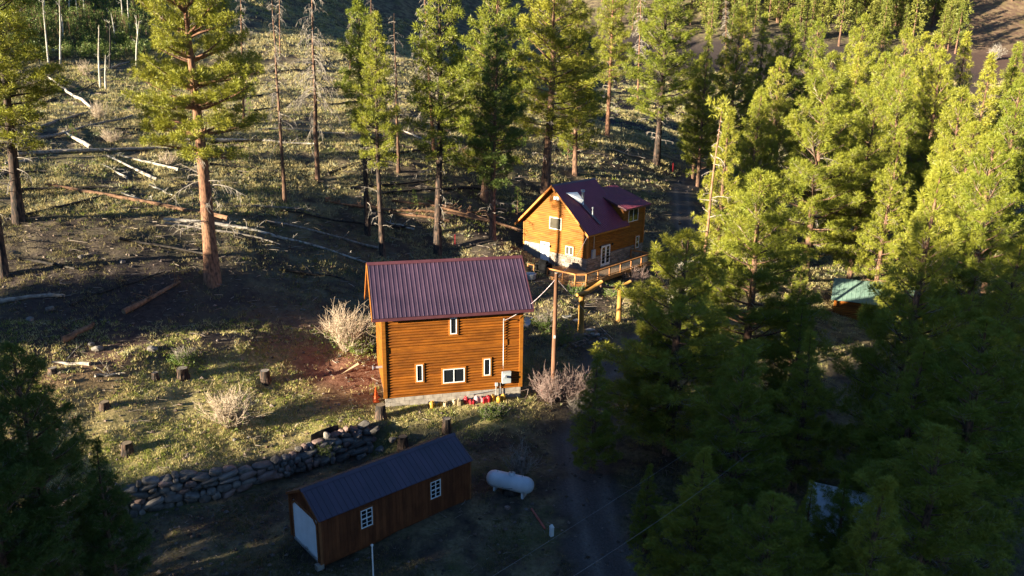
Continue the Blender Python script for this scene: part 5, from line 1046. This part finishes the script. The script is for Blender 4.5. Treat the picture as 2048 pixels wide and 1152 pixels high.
# aspen thicket: one mass of saplings
rr = np.random.default_rng(44); A_ = MB(); S_ = MB()
for q in range(560):
    x = rr.uniform(-10, 300); y = rr.uniform(-25, 100) if rr.random() < .85 else rr.uniform(95, 125)
    if x > 280 and rr.random() < .5: continue
    p = gp(x, y); h = rr.uniform(2.2, 5.0) * (0.55 if y > 95 else 1); n = 26
    P_ = p + np.c_[rr.normal(size=(n, 2)) * 0.42, rr.uniform(0.25, 1, n) * h]; tufts(A_, P_, unit(rr.normal(size=(n, 3)) + [0, 0, .8]), np.full(n, 0.40), 8, 0.07, 0.8, rr)
    for s in range(3): S_.tube([p, p + [rr.normal() * .3, rr.normal() * .3, h * .95]], [0.03, 0.01], 3, cap=False)
tag(obj('aspen_thicket', A_, LEAF), kind='stuff'); tag(obj('thicket_undergrowth', S_, BARKM), kind='stuff')

# utility pole and cables
pb = gp(1105, 797); d = ray(1113, 546); pt = CAM + d * (pb[1] / d[1]); up_ = thing('utility_pole', 'plain brown wooden utility pole in front of the bare red bush', 'pole', pb)
obj('shaft', MB().tube([(0, 0, -0.5), (pt - pb) * 0.5, pt - pb], [0.17, 0.15, 0.125], 14), POLEW, up_, smooth=True); obj('top_cap', MB().tube([(pt - pb) + [0, 0, 0.002], (pt - pb) + [0, 0, 0.03]], 0.12, 12), GREYW, up_); obj('bracket', MB().box(-0.06, 0.06, -0.22, -0.12, (pt - pb)[2] * 0.5, (pt - pb)[2] * 0.5 + 0.2), GREYB, up_)
def cable(P, Q, sag, rad, m, label, name='overhead_cable', seg=14):
    f = np.linspace(0, 1, seg)[:, None]; C_ = np.array(P) + (np.array(Q) - np.array(P)) * f; C_[:, 2] -= sag * 4 * (f * (1 - f))[:, 0]
    o = obj(name, MB().tube(C_ - C_[0], rad, 5), m, None, C_[0]); tag(o, label, 'cable', 'overhead cables'); return o
ptop = pt - np.array([0, 0, 0.35])
cable(ptop, KF.w(7.80, -0.34, 5.38), 0.35, 0.017, CABLE, 'pale service cable from the pole top to the near cabin')
cable(ptop, HF.w(0.0, 0.0, 3.9), 0.5, 0.014, CABLE, 'thin service cable from the pole top to the gabled house corner')
gend = gp(1226, 678); cable(ptop, gend, 0.15, 0.022, CABLE, 'red and white guy cable from the pole top to the drive edge', 'guy_cable')
cable(att(960, 1168, 24), att(1600, 745, 52), 0.3, 0.005, WIREM, 'upper thin overhead cable crossing in front of the dark pines')
cable(att(1125, 1166, 22), att(1500, 905, 36), 0.2, 0.005, WIREM, 'lower overhead cable crossing above the drive')
# log gateway
gA = gp(1161, 664); gB = gp(1237, 642); gt = thing('log_gateway', 'rustic gateway of two peeled log posts with log arms', 'gateway', gA)
v = gB - gA; hA = 3.25; hB = 2.6
obj('post', MB().tube([(0, 0, -0.4), (0.02, 0, 1.0), (-0.02, 0, 2.0), (0, 0, hA)], [0.30, 0.25, 0.235, 0.225], 12), PEELED, gt, smooth=True); obj('post', MB().tube([v + [0, 0, -0.4], v + [0, 0, 1.2], v + [0, 0, hB + .4]], [0.25, 0.22, 0.205], 12), PEELED, gt, smooth=True)
e = unit(np.array([v[0], v[1], 0])[None])[0]; n2 = np.array([-e[1], e[0], 0])
obj('arm', MB().tube([-e * 0.6 + [0, 0, hA + .12], e * 0.6 + [0, 0, hA + .16], e * 1.5 + [0, 0, hA + .42], e * 2.35 + [0, 0, hA + .75]], [0.16, 0.2, 0.2, 0.17], 11), PEELED, gt, smooth=True)
obj('arm', MB().tube([v - e * 0.75 + [0, 0, hB + .62], v + e * 0.2 + [0, 0, hB + .55], v + e * 1.3 + [0, 0, hB + .80]], [0.14, 0.17, 0.13], 10), PEELED, gt, smooth=True)
obj('crossbar', MB().tube([e * 2.3 + [0, 0.15, hA + .35], v - e * 0.5 + [0, 0.1, hB + .45]], [0.13, 0.12], 9), BARKM, gt, smooth=True)

# propane tank
p = gp(1003, 978); c0_ = att(974, 945, 43.0); 
tkx = math.atan2(-2.0, 5.6); tk = thing('propane_tank', 'white horizontal propane tank behind the charred stump', 'gas tank', (att(1020, 965, 42.5)[0], att(1020, 965, 42.5)[1], gz(*att(1020, 965, 42.5)[:2])), math.radians(-22))
xs = [-1.42, -1.40, -1.33, -1.2, -1.02, -0.98, 0.98, 1.02, 1.2, 1.33, 1.40, 1.42]; rs = [0.02, 0.14, 0.29, 0.41, 0.468, 0.475, 0.475, 0.468, 0.41, 0.29, 0.14, 0.02]
obj('vessel', MB().tube([(x, 0, 0.72) for x in xs], rs, 24), TANKP, tk, smooth=True)
obj('valve_dome', MB().tube([(0.1, 0, 1.17), (0.1, 0, 1.3), (0.1, 0, 1.36)], [0.2, 0.2, 0.08], 16), TANKP, tk, smooth=True)
for x in (-0.85, 0.85): obj('leg', MB().box(x - 0.06, x + 0.06, -0.3, 0.3, -0.1, 0.36), TANKP, tk)
for x in (-0.75, 0.75): obj('lifting_lug', MB().box(x - 0.05, x + 0.05, -0.02, 0.02, 1.18, 1.26), TANKP, tk)
hs_ = gp(1022, 985); a = np.linspace(0.3, 2.9, 12); o = obj('gas_hose', MB().tube(np.c_[np.cos(a) * 0.62, -np.sin(a) * 0.62, np.full(12, 0.62) + 0.1 * np.cos(a)], 0.02, 5), WIREM, None, hs_); tag(o, 'pale hose looped round the broad charred stump', 'hose')
# marker posts, pipe, pole by the shed
p = gp(1103, 1072); t = thing('marker_post', 'short white plastic marker post in the grass beside the drive', 'marker post', p, 0.4); obj('shaft', MB().box(-0.09, 0.09, -0.09, 0.09, -0.2, 0.55), WHITEP, t); obj('cap', MB().prism([(-0.11, -0.11, 0.551), (0.11, -0.11, 0.551), (0.11, 0.11, 0.551), (-0.11, 0.11, 0.551)], [(-0.04, -0.04, 0.68), (0.04, -0.04, 0.68), (0.04, 0.04, 0.68), (-0.04, 0.04, 0.68)]), WHITEP, t)
A = gp(1063, 1020); B = gp(1090, 1060); o = obj('red_pipe', MB().tube([(0, 0, 0.08), (B - A) + [0, 0, 0.08]], 0.06, 8), REDPIPE, None, A); tag(o, 'rusty red pipe lying in the dirt near the white marker post', 'pipe')
p = att(744, 1093, 33.5); zb = gz(p[0], p[1]); t = thing('thin_white_pole', 'thin white metal pole with a small ball top in front of the shed', 'pole', (p[0], p[1], zb)); obj('shaft', MB().tube([(0, 0, -0.3), (0, 0, p[2] - zb)], 0.035, 8), WHITEP, t); 
sv = []; 
bl_ = MB().tube([(0, 0, p[2] - zb), (0, 0, p[2] - zb + 0.04), (0, 0, p[2] - zb + 0.09), (0, 0, p[2] - zb + 0.13)], [0.03, 0.065, 0.065, 0.02], 10); obj('ball_top', bl_, WHITEP, t, smooth=True)
for x, y, h, lab in [(910, 490, 1.05, 'red survey stake between the dark pine trunks'), (1345, 345, 1.4, 'red stake on the bank above the upper road')]:
    p = gp(x, y); t = thing('survey_stake', lab, 'stake', p, 0, 'red stakes'); obj('shaft', MB().box(-0.025, 0.025, -0.025, 0.025, -0.2, h), REDP, t); obj('tip', MB().prism([(-0.03, -0.03, h), (0.03, -0.03, h), (0.03, 0.03, h), (-0.03, 0.03, h)], [(-0.005, -0.005, h + .1), (0.005, -0.005, h + .1), (0.005, 0.005, h + .1), (-0.005, 0.005, h + .1)]), REDP, t)
A = gp(622, 882); B = gp(677, 862); P = A + (B - A) * np.linspace(0, 1, 7)[:, None]; P[:, 2] = hgt(P[:, 0], P[:, 1]) + 0.2 + 0.06 * np.sin(np.linspace(0, 3, 7)); o = MB(); 
for q in range(6): o.prism([P[q] - A + [0, 0, -.25], P[q] - A + [0.02, -.03, -.25], P[q] - A + [0.02, -.03, .2], P[q] - A + [0, 0, .2]], [P[q + 1] - A + [0, 0, -.25], P[q + 1] - A + [0.02, -.03, -.25], P[q + 1] - A + [0.02, -.03, .2], P[q + 1] - A + [0, 0, .2]])
tag(obj('edging_strip', o, BLACKM, None, A), 'black edging strip standing in the grass above the stone wall', 'edging')
p = gp(698, 744); t = thing('loose_board', 'bent tan board lying on the red soil beside the cabin', 'board', p, 0.6); obj('sheet', MB().prism([(-.7, -.25, .05), (0, -.2, .12), (.75, -.1, .42), (.75, .2, .46)], [(-.7, -.25, .08), (0, -.2, .15), (.75, -.1, .45), (.75, .2, .49)]), CARDB, t)
def cone(P, label, tilt=0):
    t = thing('traffic_cone', label, 'traffic cone', P, 0.3, 'orange cones'); t.rotation_euler = (tilt, 0, 0.3); obj('base', MB().box(-.2, .2, -.2, .2, 0, .04), ORGP, t); obj('body', MB().tube([(0, 0, .041), (0, 0, .75)], [.15, .03], 14), ORGP, t, smooth=True)
for x, y, lab in [(-0.55, 0.7, 'orange traffic cone at the left cabin wall, nearest the corner'), (-0.5, 1.25, 'orange traffic cone at the left cabin wall, farther from the corner')]: q = KF.w(x, y, 0); cone((q[0], q[1], gz(q[0], q[1])), lab)
# fuel cans along the foundation
def can(P, m, label, rz, s=1.0, round_=False):
    t = thing('fuel_can', label, 'fuel can', P, rz, 'plastic fuel cans by the foundation'); s *= 0.82; t.scale = (s, s, s)
    if round_: obj('body', MB().tube([(0, 0, 0), (0, 0, .04), (0, 0, .3), (0, 0, .38), (0, 0, .42)], [.15, .18, .18, .13, .05], 14), m, t, smooth=True)
    else: obj('body', MB().prism([(-.15, -.1, 0), (.15, -.1, 0), (.15, -.1, .30), (.05, -.1, .38), (-.15, -.1, .36)], [(-.15, .1, 0), (.15, .1, 0), (.15, .1, .30), (.05, .1, .38), (-.15, .1, .36)]), m, t)
    obj('handle', MB().tube([(-.12, 0, .34), (-.1, 0, .45), (.03, 0, .45), (.06, 0, .36)], .022, 6), m, t); obj('cap', MB().tube([(.11, 0, .32), (.14, 0, .40)], .035, 8), BLACKM, t)
CANS = [(2.95, YELP, 'yellow fuel can lying farthest left in the can row', 1.3, True), (3.5, YELP, 'low yellow can second in the row', .8, True), (3.85, CREP, 'cream can third in the row', 1.1, False), (4.12, CREP, 'cream can with dark label fourth in the row', 1, False), (4.45, CREP, 'tan can left of the empty gap', 1.1, True), (4.72, CREP, 'tan can right beside the empty gap', 1.2, False), (5.25, REDP, 'large red can just right of the gap', 1.25, True), (5.5, REDP, 'small red can beside the large red one', .9, False), (5.7, REDP, 'smallest red can at the middle of the row', .8, True), (5.95, WHTP, 'faded pink can with white patch', 1.25, True), (6.2, WHTP, 'faded pink can beside the white patched one', 1.15, False), (6.48, REDP, 'red can next to the faded pink pair', 1.15, False), (6.75, REDP, 'red can left of the tall yellow cans', 1.3, True), (7.05, YELP, 'tall yellow can raised at the back', 1.3, False), (7.42, YELP, 'yellow can in front between the tall ones', 1.15, True), (7.78, YELP, 'last yellow can under the meter pipes', 1.25, True)]
for x, m, lab, s, rd_ in CANS: q = KF.w(x, -0.42 - 0.1 * math.sin(x * 7), 0); can((q[0], q[1], gz(q[0], q[1]) - 0.02), m, lab, KF.a + x, s, rd_)
for x, y, lab in [(1083, 775, 'red fuel can left of the utility pole, upper'), (1087, 790, 'red fuel can left of the utility pole, lower'), (1094, 779, 'red fuel can touching the utility pole bush')]: can(gp(x, y), REDP, lab, 0.5, 1.3, False)

# ------------------------------------------------------------------ ground cover (nobody could count it)
rr = np.random.default_rng(99)
def scatter(n, x0, x1, y0, y1):
    """random ground spots, evenly spread over the picture's depth"""
    X = rr.uniform(x0, x1, n); Y = y0 * (y1 / y0) ** rr.random(n); return X, Y
def cover(n, ymin=26, ymax=150):
    Y = ymin * (ymax / ymin) ** (rr.random(n) ** 0.9); X = (rr.random(n) * 2 - 1) * (Y * 0.72 + 3); return X, Y
X, Y = cover(330000, 26, 260)
Z = hgt(X, Y); PX, PY, _ = project(np.c_[X, Y, Z])
ok = (PX > -80) & (PX < 2130) & (PY > -60) & (PY < 1230)
rd2, _, _ = poly_dist(X, Y, ROAD); ok &= rd2 > 2.3 + rr.normal(size=len(X)) * 0.35
for fr__, w1, d0, d1 in ((KF, KW, 0, KD), (HF, HW, -1.5, HD), (SF, SW, 0, SD)):
    L = (np.c_[X, Y, np.zeros_like(X)] - np.r_[fr__.o[:2], 0]) @ fr__.e.T; ok &= ~((L[:, 0] > -0.15 - (1.4 if fr__ is HF else 0)) & (L[:, 0] < w1 + 0.1) & (L[:, 1] > d0 - 0.15) & (L[:, 1] < d1 + 0.1))
wd_, ws_, wp_ = poly_dist(X, Y, WALL); ok &= ~((wd_ < 0.75) & (wp_ < 17.5))
patch = fbm(X * 0.35, Y * 0.35, 31); patch2 = fbm(X * 0.12, Y * 0.12, 57)
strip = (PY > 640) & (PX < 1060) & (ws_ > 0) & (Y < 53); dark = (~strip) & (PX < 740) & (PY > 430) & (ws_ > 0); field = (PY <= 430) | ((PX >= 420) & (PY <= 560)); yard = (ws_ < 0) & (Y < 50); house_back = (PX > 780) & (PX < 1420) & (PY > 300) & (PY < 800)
dens = np.where(field, 1.0, 0.5); dens = np.where(dark, 0.26, dens); dens = np.where(strip, 1.0, dens); dens = np.where(yard, 0.6, dens); dens = np.where(house_back & ~strip, 0.42, dens); dens = np.where((X > 12) & (Y < 110), 0.3, dens)
dens = dens * np.clip(0.12 + (patch - 0.33) * 3.2, 0.04, 1.2)
redb = blob(X, Y, -11, 49, 3.0); dens = dens * (1 - 0.75 * np.clip(redb, 0, 1))
ok &= rr.random(len(X)) < dens
X, Y, Z, PX, PY, patch, patch2, strip, dark, field, yard, redb = [v[ok] for v in (X, Y, Z, PX, PY, patch, patch2, strip, dark, field, yard, redb)]
n = len(X); u = rr.random(n)
greenp = np.where(field, 0.12 + (patch2 - 0.5) * 1.3, 0.2); greenp = np.where(strip, 0.42 + (patch - .5) * 1.4, greenp); greenp = np.where(dark, 0.15, greenp); greenp = np.where(yard, 0.35, greenp)
isg = u < greenp; issage = (~isg) & (rr.random(n) < np.where(field, 0.30, 0.12))
C0 = np.where(isg[:, None], [0.20, 0.24, 0.04], [0.52, 0.41, 0.20]); C0 = np.where(issage[:, None], [0.32, 0.31, 0.20], C0)
mixg = rr.random(n)[:, None] * 0.5; C0 = C0 * (1 - mixg) + mixg * np.array([0.30, 0.27, 0.09]); C0 = C0 * rr.uniform(0.6, 1.15, (n, 1)) * np.where(dark, 0.6, np.where(strip, 1.3, np.where(field, 1.08, 1.0)))[:, None] * np.where(yard, 0.5, 1.0)[:, None]  # yard tufts darkened and strip tufts brightened: shade and sun in the colour
hgt0 = np.where(strip | yard, 0.72, 1.0) * np.where(isg, 0.18, 0.23) * rr.uniform(0.6, 1.5, n) * np.where(field, 1.1, 1.0) * (1 + np.clip(Y - 70, 0, 150) / 110)
nbld = 9
d = rr.normal(size=(n, nbld, 3)); d[:, :, 2] = np.abs(d[:, :, 2]) * 0.7 + np.where(issage, 0.35, 0.6)[:, None]; d = unit(d)
base = np.stack([X, Y, Z], 1)[:, None] + np.c_[rr.normal(size=(n * nbld, 2)), np.zeros(n * nbld)].reshape(n, nbld, 3) * (hgt0 * 0.55)[:, None, None]
tip = base + d * (hgt0[:, None] * rr.uniform(0.6, 1.2, (n, nbld)))[:, :, None]; base[:, :, 2] -= 0.05
sd = unit(np.cross(d, rr.normal(size=(n, nbld, 3)))); wv = (0.003 + 0.00032 * np.clip(Y, 0, 230))[:, None, None] * np.where(issage, 1.5, 1.0)[:, None, None] * sd
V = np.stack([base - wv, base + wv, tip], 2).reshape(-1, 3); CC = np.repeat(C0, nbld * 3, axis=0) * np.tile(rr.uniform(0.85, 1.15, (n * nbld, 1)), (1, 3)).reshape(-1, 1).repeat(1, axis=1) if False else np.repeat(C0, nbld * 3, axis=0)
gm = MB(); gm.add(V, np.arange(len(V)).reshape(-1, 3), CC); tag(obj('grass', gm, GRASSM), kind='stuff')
# pebbles and litter
X, Y = cover(26000, 27, 120); Z = hgt(X, Y); PX, PY, _ = project(np.c_[X, Y, Z]); rd2, _, _ = poly_dist(X, Y, ROAD)
dk_ = (PX < 760) & (PY > 430) | (PX > 900) & (PX < 1400) & (PY > 300) & (PY < 720)
ok = rr.random(len(X)) < np.where(rd2 < 2.6, 0.55, np.where(dk_, 0.75, 0.2))
X, Y, Z = X[ok], Y[ok], Z[ok]; n = len(X); s = 0.03 + 0.14 * rr.random(n) ** 3.5; s *= 1 + np.clip(Y - 60, 0, 60) / 90
oct_ = np.array([(1, 0, 0), (0, 1, 0), (-1, 0, 0), (0, -1, 0), (0, 0, .7), (0, 0, -.7)], float); V = oct_[None] * s[:, None, None] * rr.uniform(0.6, 1.3, (n, 6, 1)); a = rr.uniform(0, 6.28, n); ca, sa = np.cos(a)[:, None], np.sin(a)[:, None]
V = np.stack([V[..., 0] * ca - V[..., 1] * sa, V[..., 0] * sa + V[..., 1] * ca, V[..., 2]], -1) + np.stack([X, Y, Z + s * 0.2], 1)[:, None]
fc = np.array([(0, 1, 4), (1, 2, 4), (2, 3, 4), (3, 0, 4), (1, 0, 5), (2, 1, 5), (3, 2, 5), (0, 3, 5)]); Fs = (np.arange(n)[:, None, None] * 6 + fc[None]).reshape(-1, 3)
pc = np.array([0.115, 0.094, 0.083]) * rr.uniform(0.35, 1.6, (n, 1)) * np.array([1, 1, 1]) + rr.random((n, 1)) * np.array([0.05, 0.02, 0.0]); pm = MB(); pm.add(V.reshape(-1, 3), Fs, np.repeat(pc, 6, axis=0)); tag(obj('gravel', pm, PEBM), kind='stuff')
X, Y = cover(9000, 30, 130); Z = hgt(X, Y); PX, PY, _ = project(np.c_[X, Y, Z]); rd2, _, _ = poly_dist(X, Y, ROAD); ok = (PX < 1420) & (rd2 > 2.2); X, Y, Z = X[ok], Y[ok], Z[ok]
sm = MB()
for x, y, z in zip(X[:5000], Y[:5000], Z[:5000]):
    a = rr.uniform(0, 6.28); L = rr.uniform(0.2, 1.2) * (2.2 if rr.random() < 0.2 and y > 52 else 1) * min(1, 0.35 + (y - 30) / 50); dz = rr.uniform(-0.05, 0.16); c = np.array([0.22, 0.175, 0.14]) * rr.uniform(0.25, 1.5); e = np.array([math.cos(a) * L, math.sin(a) * L, 0]); q = np.array([x, y, z + 0.05]); r_w = (0.006 + 0.022 * rr.random() ** 2 + 0.0002 * y) * min(1, y / 60)
    sm.tube([q, q + e * .5 + [rr.normal() * .06, rr.normal() * .06, dz * .5 + .02], q + e + [0, 0, dz]], [r_w, r_w * .8, r_w * .5], 3, cap=False, c=c)
tag(obj('fallen_twigs', sm, PEBM), kind='stuff')
